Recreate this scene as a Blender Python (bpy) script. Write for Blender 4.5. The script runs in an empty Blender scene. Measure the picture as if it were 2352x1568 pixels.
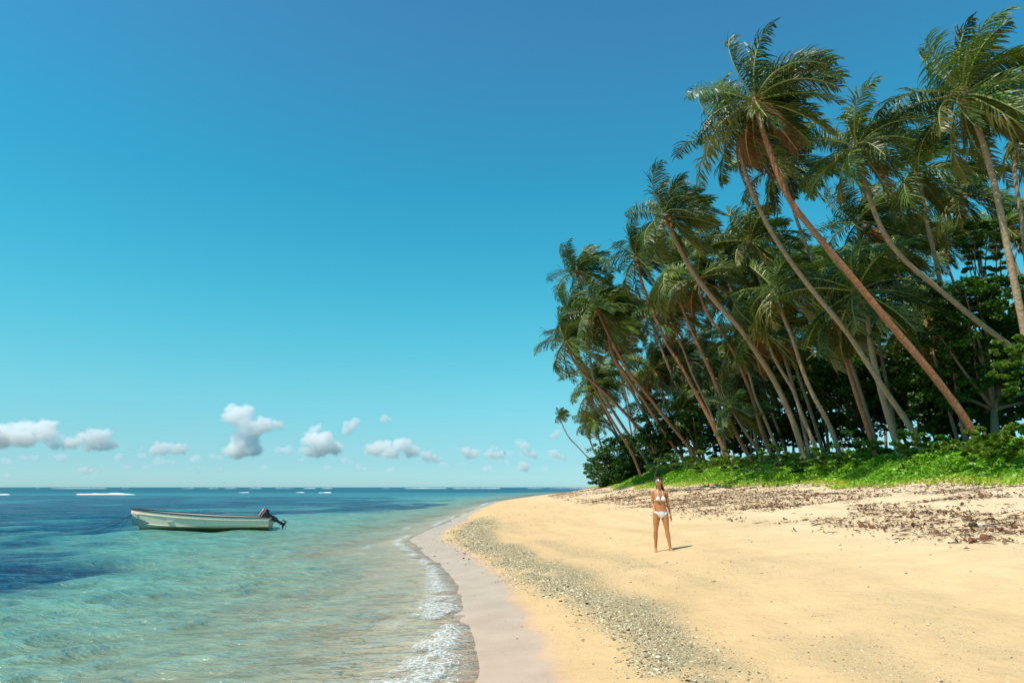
import bpy, bmesh, math, random
import numpy as np
from mathutils import Vector, Matrix, noise as mnoise

rnd = random.Random(11)
rng = np.random.default_rng(11)
R = math.radians
scene = bpy.context.scene
COL = scene.collection

# ------------------------------------------------------------------ camera
HC = 1.9
FPX = 1568.0            # focal length in pixels of a 2352 px wide picture (24 mm on 36 mm)
PITCH = math.atan((1118 - 784) / FPX)
SP, CP = math.sin(PITCH), math.cos(PITCH)
cam_d = bpy.data.cameras.new("camera")
cam = bpy.data.objects.new("camera", cam_d)
COL.objects.link(cam)
cam_d.lens = 24.0
cam_d.sensor_width = 36.0
cam_d.clip_start = 0.1
cam_d.clip_end = 60000
cam.location = (0, 0, HC)
cam.rotation_euler = (R(90) + PITCH, 0, 0)
scene.camera = cam


def ray(u, v):
    a = (u - 1176) / FPX
    b = (784 - v) / FPX
    return np.array([a, CP - b * SP, SP + b * CP])


def at(u, v, Y):
    d = ray(u, v)
    t = Y / d[1]
    return Vector((d[0] * t, Y, HC + d[2] * t))


# ------------------------------------------------------------------ helpers
def tag(o, label=None, cat=None, group=None, kind=None):
    if label: o["label"] = label
    if cat: o["category"] = cat
    if group: o["group"] = group
    if kind: o["kind"] = kind
    return o


def empty(name, loc, rz=0):
    o = bpy.data.objects.new(name, None)
    o.empty_display_size = 0.3
    COL.objects.link(o)
    o.location = loc
    o.rotation_euler = (0, 0, rz)
    return o


def link(name, me, mats=None, parent=None, loc=None):
    if mats is not None and len(me.materials) == 0:
        for m in (mats if isinstance(mats, (list, tuple)) else [mats]):
            me.materials.append(m)
    o = bpy.data.objects.new(name, me)
    COL.objects.link(o)
    if parent is not None: o.parent = parent
    if loc is not None: o.location = loc
    return o


def mesh_np(name, verts, faces, smooth=False, mat_idx=None):
    """verts (N,3); faces (M,k) array with one k, or a list of such arrays"""
    if not isinstance(faces, list): faces = [faces]
    verts = np.asarray(verts, dtype=np.float32)
    me = bpy.data.meshes.new(name)
    me.vertices.add(len(verts))
    me.vertices.foreach_set("co", verts.ravel())
    idx = np.concatenate([np.asarray(f, dtype=np.int32).ravel() for f in faces])
    tot = np.concatenate([np.full(len(f), np.asarray(f).shape[1], dtype=np.int32) for f in faces])
    st = np.concatenate([[0], np.cumsum(tot)[:-1]]).astype(np.int32)
    me.loops.add(len(idx))
    me.loops.foreach_set("vertex_index", idx)
    me.polygons.add(len(tot))
    me.polygons.foreach_set("loop_start", st)
    me.polygons.foreach_set("loop_total", tot)
    if smooth: me.polygons.foreach_set("use_smooth", np.ones(len(tot), dtype=bool))
    if mat_idx is not None: me.polygons.foreach_set("material_index", np.asarray(mat_idx, dtype=np.int32))
    me.update(calc_edges=True)
    me.validate()
    return me


def fattr(me, name, vals):
    a = me.attributes.new(name, "FLOAT", "POINT")
    a.data.foreach_set("value", np.asarray(vals, dtype=np.float32).ravel())


def hash2(ix, iy, seed):
    h = (ix.astype(np.int64) * 374761393 + iy.astype(np.int64) * 668265263 + seed * 1442695041) & 0xFFFFFFFF
    h = ((h ^ (h >> 13)) * 1274126177) & 0xFFFFFFFF
    h = (h ^ (h >> 16)) & 0xFFFFFFFF
    return h / 4294967295.0


def vnoise(x, y, seed=0):
    x = np.asarray(x, float); y = np.asarray(y, float)
    ix = np.floor(x); iy = np.floor(y)
    fx = x - ix; fy = y - iy
    fx = fx * fx * fx * (fx * (fx * 6 - 15) + 10); fy = fy * fy * fy * (fy * (fy * 6 - 15) + 10)
    a = hash2(ix, iy, seed); b = hash2(ix + 1, iy, seed)
    c = hash2(ix, iy + 1, seed); d = hash2(ix + 1, iy + 1, seed)
    return (a * (1 - fx) + b * fx) * (1 - fy) + (c * (1 - fx) + d * fx) * fy


def fbm(x, y, seed=0, o=4):
    s = 0; a = 0.5; f = 1.0; t = 0
    for i in range(o):
        s = s + a * vnoise(x * f + 17.3 * i, y * f - 9.1 * i, seed + i); t += a
        a *= 0.5; f *= 2.03
    return s / t


def sstep(a, b, x):
    t = np.clip((np.asarray(x, float) - a) / (b - a), 0, 1)
    return t * t * (3 - 2 * t)


# ------------------------------------------------------------------ materials
def new_mat(name):
    m = bpy.data.materials.new(name)
    m.use_nodes = True
    nt = m.node_tree
    for n in list(nt.nodes): nt.nodes.remove(n)
    return m, nt, nt.nodes, nt.links


class NB:
    """tiny node builder"""
    def __init__(self, name):
        self.m, self.nt, self.n, self.l = new_mat(name)
        self.out = self.n.new("ShaderNodeOutputMaterial")

    def put(self, sock, v):
        if v is None: return
        if isinstance(v, bpy.types.NodeSocket): self.l.new(v, sock)
        elif isinstance(v, (tuple, list)) and sock.type == "RGBA" and len(v) == 3: sock.default_value = (*v, 1)
        else: sock.default_value = v

    def node(self, t, ins=None, out=0, **kw):
        n = self.n.new(t)
        for k, v in kw.items(): setattr(n, k, v)
        if ins:
            for k, v in ins.items(): self.put(n.inputs[k], v)
        return n.outputs[out] if out is not None else n

    def noise(self, scale, detail=3, rough=0.55, vec=None, out=0, w=0.0):
        return self.node("ShaderNodeTexNoise", {"Scale": scale, "Detail": detail, "Roughness": rough, "Vector": vec, "Distortion": w}, out)

    def math(self, op, a, b=0.0, c=0.0, clamp=False):
        return self.node("ShaderNodeMath", {0: a, 1: b, 2: c}, operation=op, use_clamp=clamp)

    def ramp(self, fac, stops, interp="LINEAR"):
        n = self.n.new("ShaderNodeValToRGB")
        n.color_ramp.interpolation = interp
        e = n.color_ramp.elements
        while len(e) < len(stops): e.new(0.5)
        for i, (p, c) in enumerate(stops):
            e[i].position = p
            e[i].color = (*c, 1) if isinstance(c, (tuple, list)) else (c, c, c, 1)
        self.put(n.inputs[0], fac)
        return n.outputs[0]

    def range(self, x, a, b, c=0.0, d=1.0):
        return self.node("ShaderNodeMapRange", {"Value": x, "From Min": a, "From Max": b, "To Min": c, "To Max": d})

    def mix(self, f, a, b, mode="MIX"):
        n = self.n.new("ShaderNodeMix"); n.data_type = "RGBA"; n.blend_type = mode
        self.put(n.inputs[0], f); self.put(n.inputs[6], a); self.put(n.inputs[7], b)
        return n.outputs[2]

    def attr(self, name, out=2):
        n = self.n.new("ShaderNodeAttribute"); n.attribute_name = name
        return n.outputs[out]

    def bump(self, h, strength=0.3, dist=0.02, normal=None):
        return self.node("ShaderNodeBump", {"Height": h, "Strength": strength, "Distance": dist, "Normal": normal})

    def pos(self): return self.node("ShaderNodeNewGeometry")

    def obj(self): return self.node("ShaderNodeTexCoord", out=3)

    def scale(self, vec, s):
        return self.node("ShaderNodeMapping", {"Vector": vec, "Scale": s})

    def principled(self, **kw):
        n = self.n.new("ShaderNodeBsdfPrincipled")
        for k, v in kw.items():
            self.put(n.inputs[k.replace("_", " ")], v)
        return n.outputs[0]

    def mixs(self, f, a, b): return self.node("ShaderNodeMixShader", {0: f, 1: a, 2: b})

    def done(self, s, vol=None):
        if s is not None: self.l.new(s, self.out.inputs[0])
        if vol is not None: self.l.new(vol, self.out.inputs[1])
        return self.m


def simple(name, col, rough=0.5, var=0.15, scale=8, metal=0.0, bump=0.0):
    b = NB(name)
    n = b.noise(scale, 4, vec=b.obj())
    c = b.mix(n, tuple(x * (1 - var) for x in col), tuple(min(1, x * (1 + var)) for x in col))
    s = b.principled(Base_Color=c, Roughness=rough, Metallic=metal, Normal=b.bump(n, bump, 0.01) if bump else None)
    return b.done(s)


def leaf_mat(name, dark, light, spec=0.5, rough=0.38, trans=0.35, tcol=None):
    b = NB(name)
    r1 = b.node("ShaderNodeObjectInfo", out=5)
    n = b.noise(0.9, 3, vec=b.pos())
    n2 = b.noise(14, 2, vec=b.pos())
    f = b.math("ADD", b.math("MULTIPLY", n, 0.6), b.math("MULTIPLY", n2, 0.5))
    f = b.math("ADD", f, b.math("MULTIPLY", b.math("SUBTRACT", r1, 0.5), 0.35))
    c = b.ramp(f, [(0.40, dark), (0.80, light)])
    if name == "palm_leaf":      # sun highlights painted on random leaflets as lighter yellow-green
        c = b.mix(b.ramp(b.noise(19, 1, vec=b.pos()), [(0.60, 0.0), (0.68, 0.85)]), c, (0.40, 0.44, 0.10))
    s = b.principled(Base_Color=c, Roughness=rough, Specular_IOR_Level=spec)
    t = b.node("ShaderNodeBsdfTranslucent", {"Color": b.mix(1.0, c, tcol or (1.3, 1.5, 0.5), "MULTIPLY")})
    return b.done(b.mixs(trans, s, t))


M = {}
M["palm_leaf"] = leaf_mat("palm_leaf", (0.008, 0.034, 0.005), (0.125, 0.21, 0.022), 0.45, 0.42, 0.17)
M["palm_leaf_yellow"] = leaf_mat("palm_leaf_yellow", (0.09, 0.10, 0.012), (0.24, 0.19, 0.03), 0.6, 0.4, 0.4)
M["palm_leaf_brown"] = leaf_mat("palm_leaf_brown", (0.13, 0.06, 0.02), (0.32, 0.13, 0.035), 0.3, 0.6, 0.35, (1.2, 0.9, 0.5))
M["rachis"] = simple("rachis", (0.22, 0.24, 0.05), 0.5)
M["rachis_brown"] = simple("rachis_brown", (0.36, 0.2, 0.06), 0.5)
M["tree_leaf"] = leaf_mat("tree_leaf", (0.018, 0.06, 0.007), (0.085, 0.20, 0.018), 0.55, 0.4, 0.25)
M["bush_leaf"] = leaf_mat("bush_leaf", (0.03, 0.09, 0.01), (0.10, 0.23, 0.02), 0.5, 0.45, 0.25)
M["light_leaf"] = leaf_mat("light_leaf", (0.05, 0.12, 0.01), (0.18, 0.28, 0.03), 0.5, 0.4, 0.35)
M["coconut"] = simple("coconut", (0.42, 0.22, 0.05), 0.45, 0.4)
M["coconut_green"] = simple("coconut_green", (0.2, 0.2, 0.03), 0.45, 0.4)
M["heart"] = simple("palm_heart_fibre", (0.2, 0.13, 0.06), 0.8, 0.5, 20)


def trunk_mat(name, c1, c2, c3):
    b = NB(name)
    uv = b.node("ShaderNodeTexCoord", out=2)
    g = b.pos()
    wv = b.node("ShaderNodeTexWave", {"Vector": b.scale(uv, (0.0, 1.0, 0)), "Scale": 0.95, "Distortion": 1.8, "Detail": 3, "Detail Scale": 2.0}, out=1)
    n = b.noise(0.55, 3, vec=g)
    n2 = b.noise(9, 4, vec=g)
    c = b.mix(b.ramp(n, [(0.38, 0.0), (0.62, 1.0)]), c1, c2)
    c = b.mix(b.math("MULTIPLY", b.ramp(wv, [(0.0, 1.0), (0.5, 0.0)]), 0.85), c, c3)
    c = b.mix(0.8, c, b.ramp(n2, [(0.3, 0.55), (0.7, 1.25)]), "MULTIPLY")
    h = b.math("ADD", wv, b.math("MULTIPLY", n2, 0.8))
    return b.done(b.principled(Base_Color=c, Roughness=0.85, Normal=b.bump(h, 1.0, 0.05)))


M["trunk_tan"] = trunk_mat("palm_bark_tan", (0.68, 0.50, 0.32), (0.70, 0.44, 0.26), (0.30, 0.20, 0.12))
M["trunk_red"] = trunk_mat("palm_bark_red", (0.58, 0.37, 0.21), (0.70, 0.23, 0.08), (0.28, 0.12, 0.06))
M["trunk_grey"] = trunk_mat("palm_bark_grey", (0.55, 0.43, 0.29), (0.60, 0.41, 0.26), (0.24, 0.17, 0.11))
M["trunk_pale"] = trunk_mat("palm_bark_pale", (0.5, 0.4, 0.24), (0.46, 0.32, 0.19), (0.3, 0.2, 0.13))
M["branch"] = simple("branch_bark", (0.2, 0.14, 0.08), 0.85, 0.4, 6, bump=0.3)

# ------------------------------------------------------------------ world
SUN_DIR = Vector((-0.83, -0.62, 1.62)).normalized()     # towards the sun
ELEV = math.asin(SUN_DIR.z)
ROT = math.atan2(SUN_DIR.x, SUN_DIR.y)
world = bpy.data.worlds.new("World")
scene.world = world
world.use_nodes = True
wn, wl = world.node_tree.nodes, world.node_tree.links
for n in list(wn): wn.remove(n)
wo = wn.new("ShaderNodeOutputWorld")
bg = wn.new("ShaderNodeBackground")
sky = wn.new("ShaderNodeTexSky")
sky.sky_type = "NISHITA"
sky.sun_disc = False
sky.sun_elevation = ELEV
sky.sun_rotation = ROT
sky.air_density = 1.0
sky.dust_density = 0.4
sky.ozone_density = 2.0
tc = wn.new("ShaderNodeTexCoord")
sep = wn.new("ShaderNodeSeparateXYZ")
wl.new(tc.outputs[0], sep.inputs[0])
rp = wn.new("ShaderNodeValToRGB")
rp.color_ramp.interpolation = "LINEAR"
els = rp.color_ramp.elements
SKYRAMP = [(p, tuple(q * 0.88 for q in c)) for p, c in (
    (0.0046, (0.436, 0.797, 1.10)), (0.0335, (0.371, 0.679, 0.883)), (0.0685, (0.375, 0.711, 0.785)), (0.1273, (0.370, 0.844, 0.792)),
    (0.1862, (0.312, 0.939, 0.833)), (0.2444, (0.253, 1.00, 0.886)), (0.3015, (0.202, 1.02, 0.923)), (0.4097, (0.171, 1.02, 0.971)),
    (0.5074, (0.241, 0.983, 1.0)), (0.5910, (0.314, 0.939, 1.017)), (1.0, (0.24, 0.8, 0.95)))]
while len(els) < len(SKYRAMP): els.new(0.5)
for i, (p, c) in enumerate(SKYRAMP):
    els[i].position = p; els[i].color = (*c, 1)
wl.new(sep.outputs[2], rp.inputs[0])
mx = wn.new("ShaderNodeMix"); mx.data_type = "RGBA"; mx.blend_type = "MULTIPLY"; mx.inputs[0].default_value = 1.0
wl.new(sky.outputs[0], mx.inputs[6]); wl.new(rp.outputs[0], mx.inputs[7])
mx2 = wn.new("ShaderNodeMix"); mx2.data_type = "RGBA"; mx2.blend_type = "MULTIPLY"; mx2.inputs[0].default_value = 1.0
mx2.clamp_result = False; mx.clamp_result = False
mx2.inputs[7].default_value = (1.255, 1.255, 1.255, 1)
wl.new(mx.outputs[2], mx2.inputs[6]); wl.new(mx2.outputs[2], bg.inputs[0])
bg.inputs[1].default_value = 0.15
wl.new(bg.outputs[0], wo.inputs[0])

sd = bpy.data.lights.new("sun", "SUN")
sd.energy = 5.0
sd.angle = R(0.5)
sd.color = (1.0, 0.91, 0.76)
so = bpy.data.objects.new("sun", sd)
COL.objects.link(so)
so.rotation_euler = (-SUN_DIR).to_track_quat("-Z", "Y").to_euler()
so.location = (-30, -20, 60)

vs = scene.view_settings
vs.view_transform = "Standard"; vs.look = "None"; vs.exposure = 0.0; vs.gamma = 1.0; vs.use_curve_mapping = False
cy = scene.cycles
cy.max_bounces = 32; cy.diffuse_bounces = 2; cy.glossy_bounces = 3; cy.transmission_bounces = 3
cy.transparent_max_bounces = 16; cy.volume_bounces = 32
cy.caustics_reflective = False; cy.caustics_refractive = False
cy.sample_clamp_indirect = 4.0
cy.use_denoising = True

# ------------------------------------------------------------------ terrain shape
TT = np.linspace(-4, 8, 3000)


def smooth_curve(pts, sig=0.06):
    ys = np.array([p[0] for p in pts], float); xs = np.array([p[1] for p in pts], float)
    v = np.interp(TT, np.arcsinh(ys / 10), xs)
    dt = TT[1] - TT[0]
    k = np.exp(-0.5 * (np.arange(-60, 61) * dt / sig) ** 2); k /= k.sum()
    vp = np.pad(v, 60, mode="edge")
    return np.convolve(vp, k, mode="valid")


XS_T = smooth_curve([(-60, 3), (-10, 0.3), (0, -0.35), (7.3, -0.55), (11.4, -0.8), (14, -1.1), (17.4, -1.8), (22.2, -3.0), (26, -3.9), (30, -3.9),
                     (36, -3.6), (47, -3.6), (66, -3.2), (96, -2.0), (177, 7), (413, 42), (900, 130), (2500, 500)])
XV_T = smooth_curve([(-60, 24), (0, 17), (12, 16.5), (22, 16.5), (32, 16.0), (40, 14.2), (50, 12.0), (62, 10.6), (75, 9.8), (96, 12), (130, 22),
                     (177, 34), (413, 90), (900, 200), (2500, 620)], 0.05)


def Xs(y): return np.interp(np.arcsinh(np.asarray(y, float) / 10), TT, XS_T)
def Xv(y): return np.interp(np.arcsinh(np.asarray(y, float) / 10), TT, XV_T)


PP = np.linspace(-0.5, 12, 4000)
_pz = np.interp(PP, [-0.5, 0, 0.05, 0.12, 0.2, 0.27, 0.4, 0.55, 0.7, 0.85, 1.0, 1.15, 1.35, 2, 12],
                [-0.6, 0, 0.09, 0.27, 0.40, 0.46, 0.62, 0.90, 1.22, 1.60, 1.98, 2.5, 2.85, 3.2, 3.8])
_k = np.exp(-0.5 * (np.arange(-20, 21) / 8.0) ** 2); _k /= _k.sum()
PZ = np.convolve(np.pad(_pz, 20, mode="edge"), _k, mode="valid")


def pval(x, y): return (x - Xs(y)) / (Xv(y) - Xs(y))


def height(x, y, detail=True):
    x = np.asarray(x, float); y = np.asarray(y, float)
    s = x - Xs(y)
    # scalloped run-up line
    s = s + (vnoise(y * 0.35, y * 0 + 3.3, 5) - 0.5) * 0.35 * sstep(3, 0, np.abs(s))
    p = s / (Xv(y) - Xs(y))
    zi = np.interp(p, PP, PZ)
    far = sstep(100, 260, y)
    zo = -1.9 * (1 - np.exp(s * 0.066))
    z = np.where(s > 0, zi * (1 - 0.35 * far), zo)
    if detail:
        w = sstep(0.02, 0.25, p)
        z = z + (fbm(x * 0.16, y * 0.16, 3, 3) - 0.5) * 0.3 * w
        z = z + (fbm(x * 0.9, y * 0.9, 8, 3) - 0.5) * 0.10 * sstep(0.1, 0.55, p)
        z = z + (fbm(x * 2.4, y * 2.4, 15, 3) - 0.5) * 0.05 * sstep(0.45, 0.75, p) * sstep(60, 30, y)
        # low berm on which the coral rubble lies, small step on its seaward side
        z = z + (fbm(x * 0.5, y * 0.25, 21, 3) - 0.5) * 0.12 * sstep(0, -3, s)
    return z


def hgt(x, y): return float(height(x, y))


def ground_at(u, v, tmin=3.0):
    d = ray(u, v)
    t = tmin
    prev = t
    while t < 600:
        if HC + d[2] * t < hgt(d[0] * t, d[1] * t):
            a, b = prev, t
            for _ in range(30):
                m = 0.5 * (a + b)
                if HC + d[2] * m < hgt(d[0] * m, d[1] * m): b = m
                else: a = m
            return Vector((d[0] * b, d[1] * b, hgt(d[0] * b, d[1] * b)))
        prev = t
        t *= 1.015
    return None


def axis(knots):
    """knots: list of (position, spacing); spacing varies linearly between"""
    out = [knots[0][0]]
    while out[-1] < knots[-1][0]:
        sp = np.interp(out[-1], [k[0] for k in knots], [k[1] for k in knots])
        out.append(out[-1] + sp)
    return np.array(out)


def grid_faces(ny, nx):
    i = np.arange(ny - 1)[:, None] * nx + np.arange(nx - 1)[None, :]
    return np.stack([i, i + 1, i + nx + 1, i + nx], -1).reshape(-1, 4)


# rubble band (world space centre line measured on the beach)
RB = [ground_at(u, v) for u, v in ((1100, 1205), (1095, 1235), (1165, 1270), (1250, 1305), (1350, 1355), (1430, 1400), (1500, 1448), (1570, 1510), (1625, 1566))]
RB = [(p.x, p.y) for p in RB]
print("rubble line", [(round(a, 2), round(b, 2)) for a, b in RB])
_ry = np.array([p[1] for p in RB])[::-1]; _rx = np.array([p[0] for p in RB])[::-1]
_o = np.argsort(_ry); _ry = _ry[_o]; _rx = _rx[_o]


def rub_d(x, y):
    """signed distance (seaward negative) to the rubble line"""
    ys = np.concatenate([[-5, 2], _ry, [80]]); xs = np.concatenate([[_rx[0] + 1.6, _rx[0] + 0.9], _rx, [_rx[-1] + 1]])
    return x - np.interp(y, ys, xs)


def rub_density(x, y):
    d = rub_d(x, y) + (fbm(x * 0.8, y * 0.5, 31, 3) - 0.5) * 0.9
    wv = 0.31 + 0.019 * y.clip(3, 30)
    main = np.exp(-(np.abs(d) / wv) ** 2.6) * sstep(42, 27, y)
    n = fbm(x * 0.7, y * 0.35, 41, 4)
    sec = 0.34 * np.exp(-((d - 1.5) / 0.45) ** 2) * sstep(0.36, 0.6, n) * sstep(36, 20, y)
    n3 = fbm(x * 0.9, y * 0.5, 47, 4)
    third = 0.22 * np.exp(-((d - 2.9) / 0.55) ** 2) * sstep(0.4, 0.62, n3) * sstep(20, 13, y)
    return np.clip(main * sstep(0.05, 0.36, fbm(x * 1.1, y * 0.8, 51, 3)) + sec + third, 0, 1)


# terrain mesh
sax = axis([(-6000, 900), (-900, 120), (-120, 12), (-20, 1.0), (-4, 0.14), (0, 0.09), (9, 0.1), (16, 0.16), (30, 0.8), (90, 8), (400, 60), (6000, 1200)])
yax = axis([(-60, 8), (-6, 1), (2, 0.1), (12, 0.12), (30, 0.3), (80, 1.2), (300, 12), (1500, 120), (7000, 900)])
SS, YY = np.meshgrid(sax, yax)
XX = SS + Xs(YY)
ZZ = height(XX, YY)
me = mesh_np("sand_beach", np.stack([XX, YY, ZZ], -1).reshape(-1, 3), grid_faces(*XX.shape), True)
P_ = pval(XX, YY)
fattr(me, "pval", P_)
fattr(me, "rub", rub_density(XX, YY))
print("terrain verts", XX.size)

b = NB("sand")
g = b.pos()
sepz = b.node("ShaderNodeSeparateXYZ", {0: g}, out=2)
nbig = b.noise(0.22, 4, vec=g)
nmid = b.noise(1.7, 4, vec=g)
nfin = b.noise(45, 3, 0.6, vec=g)
ngr = b.noise(220, 2, 0.7, vec=g)
c = b.mix(b.ramp(nbig, [(0.35, 0), (0.65, 1)]), (0.715, 0.505, 0.275), (0.755, 0.555, 0.33))
c = b.mix(b.range(b.attr("pval"), 0.12, 0.6), (0.725, 0.48, 0.242), c)
c = b.mix(b.math("MULTIPLY", b.range(b.attr("pval"), 0.4, 0.9), 0.6), c, (0.75, 0.60, 0.43))
c = b.mix(0.55, c, b.ramp(nmid, [(0.3, 0.86), (0.7, 1.1)]), "MULTIPLY")
c = b.mix(0.6, c, b.ramp(ngr, [(0.3, 0.75), (0.7, 1.2)]), "MULTIPLY")
pv = b.node("ShaderNodeCombineXYZ", {0: b.math("MULTIPLY", b.attr("pval"), 22.0), 1: b.math("MULTIPLY", b.node("ShaderNodeSeparateXYZ", {0: g}, out=1), 0.12)})
tide = b.noise(1.0, 4, 0.6, vec=pv)
c = b.mix(0.75, c, b.ramp(tide, [(0.36, 0.92), (0.5, 1.03), (0.62, 1.06)]), "MULTIPLY")
# sparse dark specks (bits of shell and seed)
vor = b.node("ShaderNodeTexVoronoi", {"Vector": g, "Scale": 3.6}, out=0)
vr = b.node("ShaderNodeTexVoronoi", {"Vector": g, "Scale": 3.6}, out=1)
spk = b.math("MULTIPLY", b.math("LESS_THAN", vor, 0.055), b.math("GREATER_THAN", b.node("ShaderNodeSeparateColor", {0: vr}), 0.55))
c = b.mix(b.math("MULTIPLY", spk, 0.7), c, (0.2, 0.14, 0.08))
# rubble grit between the stones
ru = b.attr("rub")
grit = b.noise(60, 3, 0.7, vec=g)
gc = b.ramp(grit, [(0.35, (0.14, 0.12, 0.07)), (0.5, (0.38, 0.32, 0.19)), (0.65, (0.55, 0.47, 0.30))])
c = b.mix(b.math("MULTIPLY", b.math("MULTIPLY", ru, b.ramp(b.noise(9, 3, vec=g), [(0.35, 0.6), (0.6, 1.0)])), 0.95), c, gc)
# forest floor
fl = b.range(b.math("ADD", b.attr("pval"), b.math("MULTIPLY", nmid, 0.15)), 1.1, 1.2)
fc = b.mix(nmid, (0.07, 0.05, 0.025), (0.16, 0.11, 0.05))
c = b.mix(fl, c, fc)
# wet swash zone
wz = b.math("ADD", sepz, b.math("MULTIPLY", b.math("SUBTRACT", b.noise(0.8, 4, vec=g), 0.5), 0.10))
wet = b.range(b.math("ADD", wz, b.math("MULTIPLY", b.math("SUBTRACT", nfin, 0.5), 0.02)), 0.14, 0.095)
wetc = b.mix(b.ramp(nmid, [(0.35, 0), (0.65, 1)]), (0.58, 0.36, 0.225), (0.66, 0.43, 0.28))
under = b.range(wz, 0.0, -0.05)
wetc = b.mix(under, wetc, (0.74, 0.60, 0.42))
peb = b.math("MULTIPLY", b.ramp(b.noise(38, 2, 0.6, vec=g), [(0.62, 0.0), (0.66, 1.0)]), b.ramp(b.noise(1.1, 2, vec=g), [(0.45, 0), (0.6, 1)]))
wetc = b.mix(b.math("MULTIPLY", peb, 0.65), wetc, (0.25, 0.2, 0.15))
c = b.mix(wet, c, wetc)
rough = b.math("ADD", b.range(wet, 0, 1, 0.9, 0.28), b.math("MULTIPLY", under, 0.8), clamp=True)
hgtn = b.math("ADD", b.math("MULTIPLY", nfin, 0.3), b.math("ADD", b.math("MULTIPLY", b.noise(7, 4, vec=g), 1.0), b.math("MULTIPLY", ngr, 0.12)))
bs = b.range(wet, 0, 1, 0.55, 0.03)
nor = b.bump(b.math("ADD", hgtn, b.math("MULTIPLY", b.math("MULTIPLY", grit, ru), 1.0)), bs, 0.06)
s = b.principled(Base_Color=c, Roughness=rough, Specular_IOR_Level=b.range(wet, 0, 1, 0.1, 0.28), Normal=nor)
M["sand"] = b.done(s)
tag(link("sand_beach", me, M["sand"]), kind="structure")

# ------------------------------------------------------------------ water
wx = axis([(-6500, 900), (-900, 90), (-200, 10), (-60, 1.0), (-25, 0.28), (-10, 0.09), (-4, 0.05), (1.5, 0.06), (8, 0.6), (60, 8), (300, 60), (6500, 1200)])
wy = axis([(2, 0.06), (12, 0.065), (24, 0.14), (50, 0.5), (120, 3), (500, 25), (2000, 200), (7500, 900)])
WX, WY = np.meshgrid(wx, wy)
print("water verts", WX.size)
wav = np.zeros_like(WX)
wr = np.random.default_rng(5)
wdir0 = math.atan2(-0.62, 0.78)            # travelling towards the shore, slightly to the camera
warpx = (fbm(WX * 0.15, WY * 0.15, 61, 3) - 0.5) * 5
warpy = (fbm(WX * 0.15, WY * 0.15, 71, 3) - 0.5) * 5
for i in range(46):
    lam = 0.42 * (1.075 ** i)
    if lam > 9: break
    a = wdir0 + wr.normal(0, 0.5)
    k = 2 * math.pi / lam
    amp = 0.0068 * lam ** 0.6
    ph = wr.uniform(0, 6.28)
    loc_sp = np.maximum(np.interp(WX, wx[:-1], np.diff(wx)), np.interp(WY, wy[:-1], np.diff(wy)))
    keep = sstep(0.45, 0.2, loc_sp / lam)
    th = k * ((WX + warpx * 0.35) * math.cos(a) + (WY + warpy * 0.35) * math.sin(a)) + ph
    wav += amp * keep * (1 - 2 * np.abs(np.sin(th / 2)) ** 1.25) * (0.6 + 0.8 * vnoise(WX / (lam * 2.2), WY / (lam * 2.2), 90 + i))
TH = height(WX, WY)
dep = -TH
wav *= sstep(-0.02, 0.30, dep) * 0.93 + 0.07
zw = wav + 0.012
# the swash: thin sheet running up the sand with a foamy edge
s_ = WX - Xs(WY)
# weed/coral patches: dark where the sea bed is overgrown
Xd = np.interp(WY, [0, 10.5, 12.5, 16, 20, 28, 36, 43, 54, 66, 80, 100, 130, 150, 175, 6000],
               [-60, -11, -7.4, -7.6, -9.5, -15, -19, -15, -11, -8.0, -7.5, -10, -22, -70, -200, -6000])
nz = fbm(WX * 0.12, WY * 0.09, 101, 4) - 0.5
nz2 = fbm(WX * 0.5, WY * 0.35, 103, 4) - 0.5
dd = (Xd + nz * np.interp(WY, [10, 25, 50], [3, 9, 16]) + nz2 * 5 - WX)
weed = sstep(-1.0, 2.4, dd)
weed *= np.clip(0.35 + sstep(0.30, 0.55, fbm(WX * 0.16 + 3, WY * 0.13, 107, 4)), 0, 1)
# clear patch of pale sand left of the boat and shallow reef flats further out
farb = sstep(120, 200, WY)
band = np.exp(-((WY - 210 - WX * 0.1) / 45) ** 2) * sstep(-260, -60, WX)
deepf = farb * (0.55 + 0.9 * (fbm(WX * 0.006, WY * 0.012, 111, 3) - 0.3)) * (1 - 0.85 * band)
deepf = np.where(WY > 300, np.maximum(deepf, 0.75), deepf)
weed = np.clip(np.maximum(weed, deepf), 0, 1)
# foam fronts along the shore
nf = fbm(WX * 1.3, WY * 0.5, 121, 4)
nf2 = fbm(WX * 3.5, WY * 2.2, 123, 4)
front = -0.05 + 0.5 * (vnoise(WY * 0.28, WY * 0, 125) - 0.5)
sf = s_ - front
foam = np.exp(-((sf + 0.25) / np.interp(WY, [10, 16], [0.46, 0.30])) ** 2) * sstep(0.32, 0.6, nf2 + 0.25 * nf) * sstep(0.25, 0.55, vnoise(WY * 0.16 + 7, WY * 0 + 2, 127) + sstep(14, 9, WY) * 0.5 + 0.3 * np.exp(-((WY - 22) / 4) ** 2))
trail = 0.75 * np.exp(-((s_ + 0.75) / 0.55) ** 2) * sstep(0.48, 0.66, nf2) * sstep(13.5, 10.5, WY)
brk = np.exp(-((s_ + 1.5 + 0.5 * (nf - 0.5)) / 0.35) ** 2) * sstep(0.42, 0.6, nf2) * (np.exp(-((WY - 35) / 2.5) ** 2) + np.exp(-((WY - 45) / 3) ** 2) + 0.8 * np.exp(-((WY - 23.5) / 2.2) ** 2))
brk += 0.9 * np.exp(-((s_ + 0.8) / 0.8) ** 2) * sstep(0.45, 0.6, nf2) * np.exp(-((WY - 78) / 12) ** 2)
foam = np.clip(foam + trail + brk, 0, 1)
zw = zw + foam * 0.02
# keep the sheet just above the sand where it runs up, then drop below it
lim = 0.035

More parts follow.
